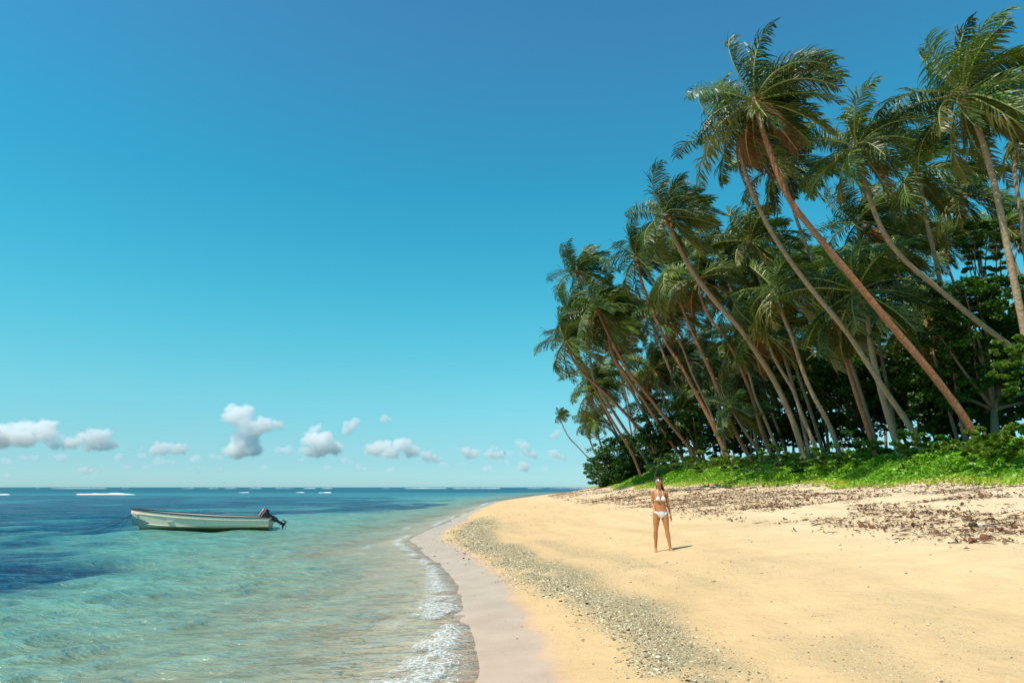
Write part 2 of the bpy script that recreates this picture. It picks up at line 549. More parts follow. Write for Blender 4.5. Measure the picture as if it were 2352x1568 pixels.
me = mesh_np("sea_water", np.stack([WX, WY, zw], -1).reshape(-1, 3), grid_faces(*WX.shape), True)
fattr(me, "depth", np.maximum(0, dep + zw)); fattr(me, "weed", weed); fattr(me, "foam", foam)

b = NB("water")
g = b.pos()
dpt = b.attr("depth"); we = b.attr("weed"); fo = b.attr("foam")
gy = b.node("ShaderNodeSeparateXYZ", {0: g}, out=1)
gm = b.node("ShaderNodeMapping", {"Vector": g, "Rotation": (0, 0, 0.35), "Scale": (0.45, 1.0, 1.0)})
r1 = b.noise(5.5, 4, 0.6, vec=gm, w=0.3)
rf = b.noise(15.0, 3, 0.6, vec=gm)
r2 = b.noise(1.5, 3, 0.55, vec=gm)
r3 = b.noise(0.33, 4, 0.6, vec=gm)
hh = b.math("ADD", b.math("ADD", b.math("MULTIPLY", r1, 0.21), b.math("MULTIPLY", rf, 0.05)), b.math("MULTIPLY", r2, 0.30))
nearh = b.bump(hh, 1.0, 0.7)
farh = b.bump(b.math("MULTIPLY", r3, 1.6), b.range(gy, 30, 140, 0.0, 1.0), 1.0, nearh)
# body colour: pale green in the shallows, blue further out, dark over the weed
wmix = b.math("ADD", we, b.math("MULTIPLY", b.math("MULTIPLY", b.math("SUBTRACT", b.noise(0.55, 4, 0.65, vec=gm), 0.5), 1.6), b.math("MULTIPLY", we, b.math("SUBTRACT", 1.15, we))))
shal = b.ramp(b.range(dpt, 0.0, 1.7), [(0.0, (0.44, 0.42, 0.27)), (0.2, (0.31, 0.42, 0.29)), (0.42, (0.19, 0.37, 0.31)), (0.7, (0.08, 0.30, 0.31)), (1.0, (0.035, 0.23, 0.29))])
shal = b.mix(b.range(gy, 9, 60), b.mix(b.math("MULTIPLY", b.range(dpt, 0.15, 0.8), 0.5), shal, (0.09, 0.34, 0.22)), shal)
shal = b.mix(0.75, shal, b.ramp(r1, [(0.3, 0.72), (0.7, 1.22)]), "MULTIPLY")  # light and dark of the ripples painted into the body colour
shal = b.mix(0.7, shal, b.ramp(r2, [(0.32, 0.66), (0.68, 1.25)]), "MULTIPLY")
dark = b.mix(b.range(gy, 20, 150), (0.004, 0.045, 0.105), (0.004, 0.085, 0.15))
body = b.mix(b.math("MINIMUM", b.math("MAXIMUM", wmix, 0.0), 1.0), shal, dark)
al = b.math("SUBTRACT", 1.0, b.math("EXPONENT", b.math("MULTIPLY", dpt, -3.2)))
dif = b.node("ShaderNodeBsdfDiffuse", {"Color": body, "Normal": farh})
tr = b.node("ShaderNodeBsdfTransparent", {"Color": (0.93, 0.97, 0.98)})
bod = b.mixs(al, tr, dif)
gl = b.node("ShaderNodeBsdfGlossy", {"Color": (0.82, 0.9, 0.92), "Roughness": 0.07, "Normal": farh})
fr = b.node("ShaderNodeFresnel", {"IOR": 1.33, "Normal": farh})
fr = b.math("MULTIPLY", fr, b.range(gy, 15, 300, 1.0, 0.5))
wsh = b.mixs(fr, bod, gl)
fv = b.node("ShaderNodeTexVoronoi", {"Vector": b.mix(0.12, g, b.noise(6, 3, vec=g, out=1)), "Scale": 15.0}, feature="DISTANCE_TO_EDGE")
fn = b.math("ADD", b.math("MULTIPLY", b.noise(24, 5, 0.7, vec=g, w=0.4), 0.8), b.math("MULTIPLY", b.range(fv, 0.12, 0.0), 0.22))
ff = b.math("MULTIPLY", b.ramp(b.math("ADD", b.math("MULTIPLY", fn, 0.9), b.math("MULTIPLY", fo, 0.36)), [(0.70, 0.0), (0.90, 0.9)]), b.math("GREATER_THAN", fo, 0.03))
fsh = b.node("ShaderNodeBsdfDiffuse", {"Color": (0.85, 0.86, 0.84), "Normal": b.bump(fn, 0.6, 0.05)})
M["water"] = b.done(b.mixs(ff, wsh, fsh))
tag(link("sea_water", me, M["water"]), kind="structure")

# white water: breakers over the reef
fm = NB("foam_white")
M["foam"] = fm.done(fm.principled(Base_Color=(0.86, 0.88, 0.88), Roughness=0.8))


def breaker(x0, x1, y, h, w, seed, slope=0.0, gaps=0.0):
    n = max(12, int((x1 - x0) / (w * 0.35)))
    vs_, fs = [], []
    for i in range(n):
        t = i / (n - 1)
        x = x0 + (x1 - x0) * t
        e = min(1, 6 * t, 6 * (1 - t)) ** 0.5
        q = float(vnoise(i * 0.16, 0.0, seed)); q2 = float(vnoise(i * 0.9, 5.0, seed))
        hh = h * e * (0.1 + 0.6 * q + 0.45 * q2) * 0.75
        if gaps and q < gaps: hh *= 0.02
        ww = w * (0.5 + 0.7 * q2) * e
        yy = y + slope * (x - x0) + (q - 0.5) * w * 2
        vs_ += [(x, yy - ww, -0.2), (x, yy - ww * 0.35, hh * 0.8 - 0.02), (x, yy, hh), (x, yy + ww, -0.2)]
    for i in range(n - 1):
        for k in range(3):
            a = i * 4 + k
            fs.append((a, a + 4, a + 5, a + 1))
    return vs_, fs


def surf_obj(parts, label_kind="stuff", name="breaking_surf"):
    V, F = [], []
    for vs_, fs in parts:
        o = len(V); V += vs_; F += [tuple(k + o for k in f) for f in fs]
    me = mesh_np(name, np.array(V), np.array(F), True)
    o = link(name, me, M["foam"])
    tag(o, "broken white line of surf breaking on the outer reef along the horizon", "surf", kind=label_kind)


parts = []
xx = -800.0
while xx < 560:
    L = rnd.uniform(30, 220)
    parts.append(breaker(xx, xx + L, 905 + rnd.uniform(-25, 25), rnd.uniform(0.5, 1.05), 5, rnd.randrange(1000), gaps=0.25))
    xx += L + rnd.choice([4, 10, 30, 60])
surf_obj(parts)
for (u0, u1, v, hh_, lab) in ((168, 316, 1134.5, 0.55, "long white breaking wave far out beyond the boat's bow"),
                              (-30, 26, 1135, 0.45, "short white breaker at the left edge of the photo"),
                              (552, 572, 1130, 0.45, "small white breaker far out above the boat's stern"),
                              (733, 760, 1130.5, 0.4, "small white breaker right of the outboard motor near the reef flat"),
                              (682, 698, 1130, 0.3, "tiny white wavelet between two small breakers on the reef flat")):
    d = ray((u0 + u1) / 2, v + 1); Yd = -HC / d[2] * d[1]
    xa, xb = at(u0, v, Yd).x, at(u1, v, Yd).x
    V1, F1 = breaker(xa, xb, Yd, hh_, 1.6, rnd.randrange(999))
    me = mesh_np("breaking_wave", np.array(V1), np.array(F1), True)
    tag(link("breaking_wave", me, M["foam"]), lab, "wave", "white breakers out on the reef")

# ------------------------------------------------------------------ coral rubble and shell grit
def stones(name, xs, ys, sizes, mat, lift=0.25, seed=1, flat=0.55, elong=1.5):
    r = np.random.default_rng(seed)
    n = len(xs)
    base = np.array([[1, 0, 0], [0.45, 0.85, 0.1], [-0.6, 0.7, 0], [-1, -0.1, 0], [-0.4, -0.8, 0.1], [0.6, -0.7, 0], [0.15, 0.1, 1], [-0.1, -0.1, -0.6]])
    tri = np.array([[0, 1, 6], [1, 2, 6], [2, 3, 6], [3, 4, 6], [4, 5, 6], [5, 0, 6]])
    V = base[None] * (1 + r.uniform(-0.35, 0.35, (n, 8, 3)))
    V[:, :, 0] *= (1 + r.random((n, 1)) * (elong - 1))
    V[:, :, 2] *= flat * (0.6 + 0.8 * r.random((n, 1)))
    a = r.uniform(0, 2 * np.pi, n); ca, sa = np.cos(a)[:, None], np.sin(a)[:, None]
    x = V[:, :, 0] * ca - V[:, :, 1] * sa; y = V[:, :, 0] * sa + V[:, :, 1] * ca
    tx = r.normal(0, 0.35, (n, 1)); ty = r.normal(0, 0.35, (n, 1))
    z = V[:, :, 2] + x * tx + y * ty
    V = np.stack([x, y, z], -1) * sizes[:, None, None]
    zz = height(xs, ys)
    V += np.stack([xs, ys, zz + sizes * lift], -1)[:, None, :]
    F = tri[None] + (np.arange(n) * 8)[:, None, None]
    me = mesh_np(name, V.reshape(-1, 3), F.reshape(-1, 3))
    fattr(me, "tone", np.repeat(r.random(n), 8))
    return me


b = NB("coral_rubble")
M["coral"] = b.done(b.principled(Base_Color=b.ramp(b.attr("tone"), [(0.0, (0.19, 0.145, 0.08)), (0.25, (0.38, 0.31, 0.18)), (0.7, (0.57, 0.475, 0.29)), (1.0, (0.78, 0.68, 0.49))]), Roughness=0.85))
# candidates in the band
n = 900000
ys = 3.5 + (42 - 3.5) * rng.random(n) ** 1.8
xs = rng.uniform(-5, 9, n)
keepp = rub_density(xs, ys)
kp = rng.random(n) < keepp * 1.0
xs, ys = xs[kp], ys[kp]
okk = (pval(xs, ys) > 0.02)
xs, ys = xs[okk], ys[okk]
side = rub_d(xs, ys)
sz = rng.gamma(1.5, 0.0020, len(xs)) + 0.0022
sz *= np.where(side < -0.1, 1.35, np.where(side > 0.6, 0.65, 0.9))
sz = np.clip(sz, 0.003, 0.03) * (1 + 0.02 * ys)
print("rubble stones", len(xs))
tag(link("coral_rubble", stones("coral_rubble", xs, ys, sz, None, seed=3), M["coral"]),
    "band of pale broken coral rubble curving along the beach above the waterline", "coral rubble", kind="stuff")
# scattered bits everywhere
n = 9000
ys = 3 + 50 * rng.random(n) ** 1.6
xs = Xs(ys) + rng.uniform(0.2, 14, n)
kp = (rng.random(n) < 0.15 + 0.85 * sstep(0.5, 0.65, fbm(xs * 0.4, ys * 0.3, 141, 3)))
xs, ys = xs[kp], ys[kp]
tag(link("shell_grit", stones("shell_grit", xs, ys, (rng.gamma(2, 0.0022, len(xs)) + 0.0025) * (1 + 0.03 * ys), None, seed=4), M["coral"]),
    "sparse small shell and coral bits scattered over the open sand", "shell bits", kind="stuff")

# ------------------------------------------------------------------ wrack: dead leaves, twigs and husks on the upper beach
def litter_density(x, y):
    p = pval(x, y)
    n = fbm(x * 0.35 + 5, y * 0.22, 151, 4)
    n2 = fbm(x * 1.1, y * 0.6, 153, 3)
    w1 = 1.0 * np.exp(-((p - 0.66 - 0.06 * (n - 0.5)) / 0.06) ** 2)
    w2 = np.exp(-((p - 0.81) / 0.075) ** 2)
    w3 = 0.6 * np.exp(-((p - 0.55) / 0.04) ** 2)
    w4 = 0.55 * sstep(0.5, 0.6, p) * sstep(1.06, 0.96, p)
    return (w1 + w2 + w3 + w4) * (1 - 0.6 * sstep(38, 60, y)) * sstep(0.35, 0.56, 0.6 * n + 0.4 * n2)


n = 60000
ys = 6 + 84 * rng.random(n) ** 1.5
pc = rng.uniform(0.45, 1.05, n)
xs = Xs(ys) + pc * (Xv(ys) - Xs(ys))
kp = rng.random(n) < litter_density(xs, ys) * 0.75
xs, ys = xs[kp], ys[kp]
n = len(xs)
print("litter", n)
kind = rng.random(n)
ln = np.where(kind < 0.45, rng.uniform(0.1, 0.42, n), rng.uniform(0.035, 0.12, n))
wd = np.where(kind < 0.45, rng.uniform(0.008, 0.02, n), ln * rng.uniform(0.35, 0.7, n))
ang = np.pi / 2 + rng.normal(0, 0.9, n) - 0.7
d1 = np.stack([np.cos(ang), np.sin(ang), rng.normal(0, 0.18, n)], -1)
d2 = np.stack([-np.sin(ang), np.cos(ang), rng.normal(0.0, 0.6, n)], -1)
cx = np.stack([xs, ys, height(xs, ys) + 0.012 + wd * 0.35], -1)
V = np.stack([cx - d1 * ln[:, None] / 2, cx - d2 * wd[:, None] / 2 + d1 * ln[:, None] * 0.05 + np.array([0, 0, 0.012]), cx + d1 * ln[:, None] / 2, cx + d2 * wd[:, None] / 2 + np.array([0, 0, 0.03])], 1)
F = (np.arange(n) * 4)[:, None] + np.arange(4)[None]
me = mesh_np("beach_litter", V.reshape(-1, 3), F)
fattr(me, "tone", np.repeat(rng.random(n), 4))
b = NB("dead_leaf")
M["litter"] = b.done(b.principled(Base_Color=b.ramp(b.attr("tone"), [(0.0, (0.035, 0.022, 0.014)), (0.45, (0.10, 0.045, 0.022)), (0.8, (0.22, 0.11, 0.055)), (1.0, (0.40, 0.27, 0.16))]), Roughness=0.7))
tag(link("beach_litter", me, M["litter"]), "rows of brown dead leaves and twigs washed up below the green vines", "beach litter", kind="stuff")

b = NB("husk")
nn = b.noise(9, 4, vec=b.obj())
M["husk"] = b.done(b.principled(Base_Color=b.ramp(nn, [(0.3, (0.10, 0.035, 0.015)), (0.7, (0.34, 0.12, 0.045))]), Roughness=0.8, Normal=b.bump(nn, 0.6, 0.02)))


def husk_mesh(seed):
    r = random.Random(seed)
    bm = bmesh.new()
    bmesh.ops.create_icosphere(bm, subdivisions=2, radius=1)
    for v in bm.verts:
        f = 1 + 0.22 * mnoise.noise(v.co * 1.6 + Vector((seed, 0, 0)))
        v.co = v.co * f
        v.co.x *= 1.35
        tri = 1 - 0.14 * math.cos(3 * math.atan2(v.co.z, v.co.y))
        v.co.y *= tri; v.co.z *= tri * 0.85
    if seed % 2:
        g_ = [v for v in bm.verts if v.co.x > 0.7]
        for v in g_: v.co.x = 0.7 - (v.co.x - 0.7) * 0.9     # broken open end
    me = bpy.data.meshes.new("coconut_husk")
    bm.to_mesh(me); bm.free()
    me.polygons.foreach_set("use_smooth", [True] * len(me.polygons))
    me.materials.append(M["husk"])
    return me


HM = [husk_mesh(i) for i in range(4)]
cnt = 0; tries = 0
while cnt < 90 and tries < 20000:
    tries += 1
    y = 9 + 50 * rnd.random() ** 1.5
    p = rnd.uniform(0.5, 1.0)
    x = float(Xs(y) + p * (Xv(y) - Xs(y)))
    if rnd.random() > float(litter_density(np.array(x), np.array(y))) * 0.8: continue
    if abs(x / y) > 0.8: continue
    o = link("coconut_husk", rnd.choice(HM))
    s = rnd.uniform(0.04, 0.072)
    o.scale = (s, s, s)
    o.location = (x, y, hgt(x, y) + s * 0.5)
    o.rotation_euler = (rnd.uniform(-0.5, 0.5), rnd.uniform(-0.5, 0.5), rnd.uniform(0, 6.28))
    tag(o, "reddish brown coconut husk lying among dead leaves on the upper beach", "coconut husk", "coconut husks in the litter rows")
    cnt += 1

# a pale shelled piece with dark stub, driftwood at the right edge
def tube(pts, rads, sides=8, closed_ends=True, uvlen=None):
    pts = [Vector(p) for p in pts]
    V, F = [], []
    up = Vector((0, 1, 0.01))
    for i, p in enumerate(pts):
        d = (pts[min(i + 1, len(pts) - 1)] - pts[max(i - 1, 0)]).normalized()
        a = d.cross(up)
        if a.length < 1e-3: a = d.cross(Vector((1, 0, 0)))
        a.normalize(); c = a.cross(d).normalized()
        for k in range(sides):
            t = 2 * math.pi * k / sides
            V.append(p + (a * math.cos(t) + c * math.sin(t)) * rads[i])
    n = len(pts)
    for i in range(n - 1):
        for k in range(sides):
            k2 = (k + 1) % sides
            F.append((i * sides + k, i * sides + k2, (i + 1) * sides + k2, (i + 1) * sides + k))
    if closed_ends:
        V.append(pts[0]); V.append(pts[-1])
        a, bq = len(V) - 2, len(V) - 1
        for k in range(sides):
            k2 = (k + 1) % sides
            F.append((a, k2, k)); F.append((bq, (n - 1) * sides + k, (n - 1) * sides + k2))
    return V, F


def py_mesh(name, V, F, mats, smooth=True):
    me = bpy.data.meshes.new(name)
    me.from_pydata([tuple(v) for v in V], [], F)
    if smooth: me.polygons.foreach_set("use_smooth", [True] * len(me.polygons))
    for m in (mats if isinstance(mats, (list, tuple)) else [mats]): me.materials.append(m)
    me.update()
    return me


gp = ground_at(2245, 1211)
dw = empty("driftwood", gp)
tag(dw, "short driftwood log with a dark stump end and bleached pale side at the right", "driftwood")
V, F = tube([(-0.16, 0, 0.05), (-0.05, 0.01, 0.06), (0.0, 0.02, 0.05)], [0.045, 0.055, 0.04], 8)
link("stump_end", py_mesh("stump_end", V, F, simple("dark_wood", (0.05, 0.035, 0.02), 0.8, 0.4, 20)), parent=dw)
V, F = tube([(0.0, 0.02, 0.05), (0.12, 0, 0.055), (0.28, -0.04, 0.03), (0.36, -0.06, 0.015)], [0.04, 0.045, 0.03, 0.006], 8)
link("bleached_limb", py_mesh("bleached_limb", V, F, simple("bleached_wood", (0.6, 0.55, 0.46), 0.8, 0.2, 20)), parent=dw)

# ------------------------------------------------------------------ creeping vines (ground cover)
b = NB("vine_leaf")
tone = b.attr("tone")
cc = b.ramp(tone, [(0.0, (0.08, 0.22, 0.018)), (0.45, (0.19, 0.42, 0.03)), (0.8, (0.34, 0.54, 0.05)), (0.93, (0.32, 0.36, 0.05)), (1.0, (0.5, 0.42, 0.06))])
s1 = b.principled(Base_Color=cc, Roughness=0.42, Specular_IOR_Level=0.5)
s2 = b.node("ShaderNodeBsdfTranslucent", {"Color": b.mix(1.0, cc, (1.3, 1.5, 0.5), "MULTIPLY")})
M["vine"] = b.done(b.mixs(0.35, s1, s2))


def leaf_quads(P, size, r, up=0.9, fold=0.25):
    """broad pointed leaves at P (N,3): two triangles folded at the midrib -> quads as 4 verts"""
    n = len(P)
    nrm = r.normal(0, 1, (n, 3)); nrm[:, 2] = np.abs(nrm[:, 2]) + up
    nrm /= np.linalg.norm(nrm, axis=1)[:, None]
    a = r.normal(0, 1, (n, 3))
    a -= (a * nrm).sum(1)[:, None] * nrm; a /= np.linalg.norm(a, axis=1)[:, None]
    c = np.cross(nrm, a)
    s = size[:, None]
    V = np.stack([P - a * s * 0.5, P + c * s * 0.36 - a * s * 0.05 + nrm * s * fold * 0.3, P + a * s * 0.5 - nrm * s * fold * 0.4, P - c * s * 0.36 - a * s * 0.05 + nrm * s * fold * 0.3], 1)
    F = (np.arange(n) * 4)[:, None] + np.arange(4)[None]
    return V.reshape(-1, 3), F


n = 300000
ys = 8 + 88 * rng.random(n) ** 1.35
off = rng.uniform(-0.8, 13, n)
edge = (fbm(ys * 0.45, ys * 0 + 1, 161, 3) - 0.5) * 2.6 + (vnoise(ys * 1.7, ys * 0, 163) - 0.5) * 0.7
xs = Xv(ys) + off + edge
vis = (xs / ys) < 1.15
xs, ys, off = xs[vis], ys[vis], off[vis]
hump = 0.12 + 0.85 * sstep(0, 3.0, off) * (0.35 + 0.9 * fbm(xs * 0.45, ys * 0.45, 165, 3)) + 0.5 * sstep(2.5, 6, off) * fbm(xs * 0.9, ys * 0.9, 167, 2)
thin = (rng.random(len(xs)) < 0.30 + 0.7 * sstep(0.0, 1.4, off)) & (rng.random(len(xs)) < 1 - 0.55 * sstep(6, 12, off))
xs, ys, off, hump = xs[thin], ys[thin], off[thin], hump[thin]
hz = hump * (1 - rng.random(len(xs)) ** 2.2 * 0.75)
Pv = np.stack([xs, ys, height(xs, ys) + hz], -1)
szs = rng.uniform(0.09, 0.19, len(xs))
V, F = leaf_quads(Pv, szs, rng, up=0.7)
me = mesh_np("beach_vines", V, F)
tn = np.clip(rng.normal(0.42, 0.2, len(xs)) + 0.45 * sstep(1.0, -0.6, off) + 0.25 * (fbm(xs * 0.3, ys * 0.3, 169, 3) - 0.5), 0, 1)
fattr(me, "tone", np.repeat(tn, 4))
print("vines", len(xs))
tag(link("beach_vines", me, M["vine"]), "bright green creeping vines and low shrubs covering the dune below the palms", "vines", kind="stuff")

# ------------------------------------------------------------------ coconut palms
WIND = Vector((1.0, 0.38, 0.05)).normalized()


def frond_mesh(seed, az, el, L, dead=0, wk=1.0):
    r = random.Random(seed)
    d = Vector((math.cos(az) * math.cos(el), math.sin(az) * math.cos(el), math.sin(el)))
    nseg = 15
    ds = L / nseg
    p = Vector((0, 0, 0)); pts = [p.copy()]; dirs = [d.copy()]
    g = r.uniform(0.12, 0.27) * (4.2 / L)
    w = r.uniform(0.18, 0.44) * wk
    if dead: g *= 1.5
    for i in range(nseg):
        t = (i + 1) / nseg
        d = (d + ds * (Vector((0, 0, -1)) * g * (0.4 + 1.2 * t) + WIND * w * (0.3 + 1.5 * t))).normalized()
        p = p + d * ds
        pts.append(p.copy()); dirs.append(d.copy())
    V, F, MI = [], [], []
    # midrib
    n0 = len(V)
    tv, tf = tube(pts, [0.055 * (1 - 0.85 * i / nseg) + 0.004 for i in range(nseg + 1)], 4, False)
    V += tv; F += tf; MI += [1] * len(tf)
    npair = 50
    roll = r.uniform(-1.0, 1.0)
    for i in range(npair):
        t = 0.13 + 0.87 * (i + 0.5) / npair
        f = t * nseg; k = min(int(f), nseg - 1); q = f - k
        c = pts[k].lerp(pts[k + 1], q); dd_ = dirs[k].lerp(dirs[k + 1], q).normalized()
        rt = dd_.cross(Vector((0, 0, 1)))
        if rt.length < 0.05: rt = Vector((1, 0, 0))
        rt.normalize()
        nr = rt.cross(dd_).normalized()
        rt2 = (rt * math.cos(roll) + nr * math.sin(roll)).normalized(); nr2 = (nr * math.cos(roll) - rt * math.sin(roll)).normalized()
        env = min(1.0, 0.45 + 2.6 * (t - 0.13)) * (1 - 0.62 * max(0, (t - 0.6) / 0.4) ** 1.5)
        ll = 1.18 * env * (L / 4.6) ** 0.5
        for sg in (-1, 1):
            if dead and r.random() < 0.25: continue
            l1 = ll * r.uniform(0.65, 1.15)
            wn_ = 0.62 * wk
            e = (rt2 * sg * 0.85 + dd_ * (0.45 + 0.45 * t) + nr2 * 0.22 + WIND * wn_ + Vector((r.gauss(0, .14), r.gauss(0, .14), r.gauss(0, .14) - 0.14))).normalized()
            e2 = (e + Vector((0, 0, -1)) * r.uniform(0.4, 0.85) * (1.3 if dead else 1) + WIND * r.uniform(0.35, 0.7) * wk).normalized()
            wv = dd_.cross(e).cross(e)
            if wv.length < 1e-3: wv = nr2.copy()
            wv.normalize()
            wv = (wv + nr2 * r.uniform(-0.5, 0.5)).normalized()
            w0 = 0.029; a = c
            m = a + e * l1 * 0.5; m2 = m + (e + e2).normalized() * l1 * 0.28; tip = m2 + e2 * l1 * 0.28
            j = len(V)
            V += [a - wv * w0 * 0.6, a + wv * w0 * 0.6, m - wv * w0, m + wv * w0, m2 - wv * w0 * 0.75, m2 + wv * w0 * 0.75, tip]
            F += [(j, j + 1, j + 3, j + 2), (j + 2, j + 3, j + 5, j + 4), (j + 4, j + 5, j + 6)]
            MI += [0, 0, 0]
    if dead == 2: mats = [M["palm_leaf_brown"], M["rachis_brown"]]
    elif dead == 1: mats = [M["palm_leaf_yellow"], M["rachis"]]
    else: mats = [M["palm_leaf"], M["rachis"]]
    me = py_mesh("frond", V, F, mats, smooth=False)
    me.polygons.foreach_set("material_index", MI)
    return me


def join_meshes(name, mes, mats):
    """one mesh out of several (materials remapped by identity)"""
    V, F, MI = [], [], []
    for me in mes:
        o = len(V)
        V += [v.co.copy() for v in me.vertices]
        for p in me.polygons:
            F.append(tuple(i + o for i in p.vertices))
            MI.append(mats.index(me.materials[p.material_index]))
    out = py_mesh(name, V, F, mats, smooth=False)
    out.polygons.foreach_set("material_index", MI)
    return out


CROWNS = []
GA = math.pi * (3 - math.sqrt(5))
for c_ in range(8):
    r = random.Random(100 + c_)
    fr = []
    N = [36, 33, 38, 34, 36, 32, 28, 35][c_]
    for i in range(N):
        t = i / (N - 1)
        el = R(80) - R(122) * t + r.uniform(-0.3, 0.3)
        az = i * GA + r.uniform(-0.45, 0.45) + c_
        az = az - 0.42 * math.sin(az - 0.36) * (1 - 0.5 * t)
        L = (3.0 + 1.1 * min(1, t * 2.5)) * r.uniform(0.8, 1.12) * (1 - 0.15 * t)
        dead = 2 if (t > 0.93 and c_ in (0, 3, 6)) else (1 if t > 0.84 else 0)
        fr.append(frond_mesh(c_ * 100 + i, az, el, L, dead, wk=1.0))
    CROWNS.append(fr)
LEAFMATS = [M["palm_leaf"], M["palm_leaf_yellow"], M["palm_leaf_brown"], M["rachis"], M["rachis_brown"]]
CROWN_ONE = [join_meshes("crown", fr, LEAFMATS) for fr in CROWNS]

bm = bmesh.new()
bmesh.ops.create_icosphere(bm, subdivisions=2, radius=1)
for v in bm.verts:
    v.co.z *= 1.2
    if v.co.z > 0.6: v.co.x *= 0.9; v.co.y *= 0.9
for k, mn in ((0, "coconut"), (1, "coconut_green")):
    me = bpy.data.meshes.new("coconut"); bm.to_mesh(me)
    me.polygons.foreach_set("use_smooth", [True] * len(me.polygons)); me.materials.append(M[mn])
    if k == 0: NUT0 = me
    else: NUT1 = me
bm.free()


def catmull(P, n):
    P = [Vector(p) for p in P]
    Q = [2 * P[0] - P[1]] + P + [2 * P[-1] - P[-2]]
    out = []
    seg = len(P) - 1
    for i in range(n):
        f = i / (n - 1) * seg; k = min(int(f), seg - 1); t = f - k
        a, b_, c_, d_ = Q[k], Q[k + 1], Q[k + 2], Q[k + 3]
        out.append(0.5 * ((2 * b_) + (c_ - a) * t + (2 * a - 5 * b_ + 4 * c_ - d_) * t * t + (3 * b_ - a - 3 * c_ + d_) * t ** 3))
    return out


def palm(pix, Yb, Yt, label, rad=0.155, cs=1.0, crown=0, bark="trunk_tan", nuts=0, full=True, group="coconut palms along the beach", rz=None, tubes=10):
    """pix: points from crown to base measured on the picture; Yb, Yt: distance of base and crown"""
    n = len(pix)
    if not full:
        while at(pix[-1][0], pix[-1][1], Yb).x < float(Xv(Yb)) + 4.5 and Yb < 110: Yb *= 1.01
        cs *= Yt / Yt; Yt = Yb
    elif Yb < 80:
        Y0 = Yb
        ub, vb = pix[-1]
        while at(ub, vb, Yb).x < float(Xv(Yb)) + 3.4 and Yb < Y0 * 1.35: Yb *= 1.01
        Yt *= Yb / Y0; cs *= (Yb / Y0) ** 0.8; rad *= (Yb / Y0) ** 0.3 * 0.9
    W = []
    for i, (u, v) in enumerate(pix):
        t = i / (n - 1)
        W.append(at(u, v, Yt + (Yb - Yt) * t))
    # carry the trunk on down into the ground
    d = (W[-1] - W[-2]).normalized()
    d = (d + Vector((0, 0, -0.7))).normalized()
    q = W[-1].copy(); it = 0
    while q.z > hgt(q.x, q.y) - 0.25 and it < 400:
        q = q + d * 0.1; it += 1
    W.append(q)
    # resample evenly
    C = catmull(W, 90)
    acc = [0.0]
    for i in range(1, len(C)): acc.append(acc[-1] + (C[i] - C[i - 1]).length)
    tot = acc[-1]; m = 56
    S = []
    j = 0
    for i in range(m):
        s = tot * i / (m - 1)
        while j < len(acc) - 2 and acc[j + 1] < s: j += 1
        f = (s - acc[j]) / max(1e-6, acc[j + 1] - acc[j])
        S.append(C[j].lerp(C[j + 1], min(1, f)))
    # smooth
    for _ in range(3):
        S = [S[0]] + [(S[i - 1] + S[i] * 2 + S[i + 1]) / 4 for i in range(1, m - 1)] + [S[-1]]
    base = S[-1].copy(); base.z = hgt(base.x, base.y)
    root = empty("palm_tree", base)
    tag(root, label, "palm tree", group)
    rads = []
    for i in range(m):
        t = i / (m - 1)
        rr = rad * (0.72 + 0.33 * t) + rad * 0.55 * max(0, (t - 0.93) / 0.07) ** 1.6
        if t < 0.04: rr *= 1.12
        rr *= 1 + 0.03 * math.sin(i * 2.4) + 0.02 * math.sin(i * 5.1)
        rads.append(rr)
    V, F = tube([s - base for s in S], rads, tubes)
    me = py_mesh("trunk", V, F, M[bark])
    uvl = me.uv_layers.new(name="UVMap")
    seglen = tot / (m - 1)
    for poly in me.polygons:
        for li in poly.loop_indices:
            vi = me.loops[li].vertex_index
            i_ = vi // tubes if vi < m * tubes else 0
            uvl.data[li].uv = ((vi % tubes) / tubes, i_ * seglen)
    link("trunk", me, parent=root)
    top = S[0] - base
    rz = rz if rz is not None else rnd.uniform(-0.55, 0.55)
    if crown > 0 and not full and rnd.random() < 0.35: crown = rnd.choice([6, 7, crown])
    if full:
        hv = NB_HEART
        h = link("crown_heart", hv, parent=root, loc=top); h.scale = (cs, cs, cs)
        for fm_ in CROWNS[crown]:
            f = link("frond", fm_, parent=root, loc=top + Vector((0, 0, 0.15)))
            f.scale = (cs, cs, cs); f.rotation_euler = (0, 0, rz)
        for k in range(nuts):
            a = rnd.uniform(0, 6.28)
            q = top + Vector((math.cos(a) * 0.3, math.sin(a) * 0.3 - 0.12, -0.25 + rnd.uniform(-0.22, 0.15)))
            c = link("coconut", NUT0 if k % 3 else NUT1, parent=root, loc=q)
            s = rnd.uniform(0.10, 0.135); c.scale = (s, s, s); c.rotation_euler = (rnd.uniform(-.5, .5), rnd.uniform(-.5, .5), 0)
    else:
        f = link("crown", CROWN_ONE[crown], parent=root, loc=top + Vector((0, 0, 0.1)))
        f.scale = (cs, cs, cs); f.rotation_euler = (0, 0, rz)
    return root


bm = bmesh.new()
bmesh.ops.create_icosphere(bm, subdivisions=2, radius=0.24)
for v in bm.verts: v.co.z *= 1.7; v.co *= 1 + 0.15 * mnoise.noise(v.co * 9)
NB_HEART = bpy.data.meshes.new("crown_heart"); bm.to_mesh(NB_HEART); bm.free(); NB_HEART.materials.append(M["heart"])

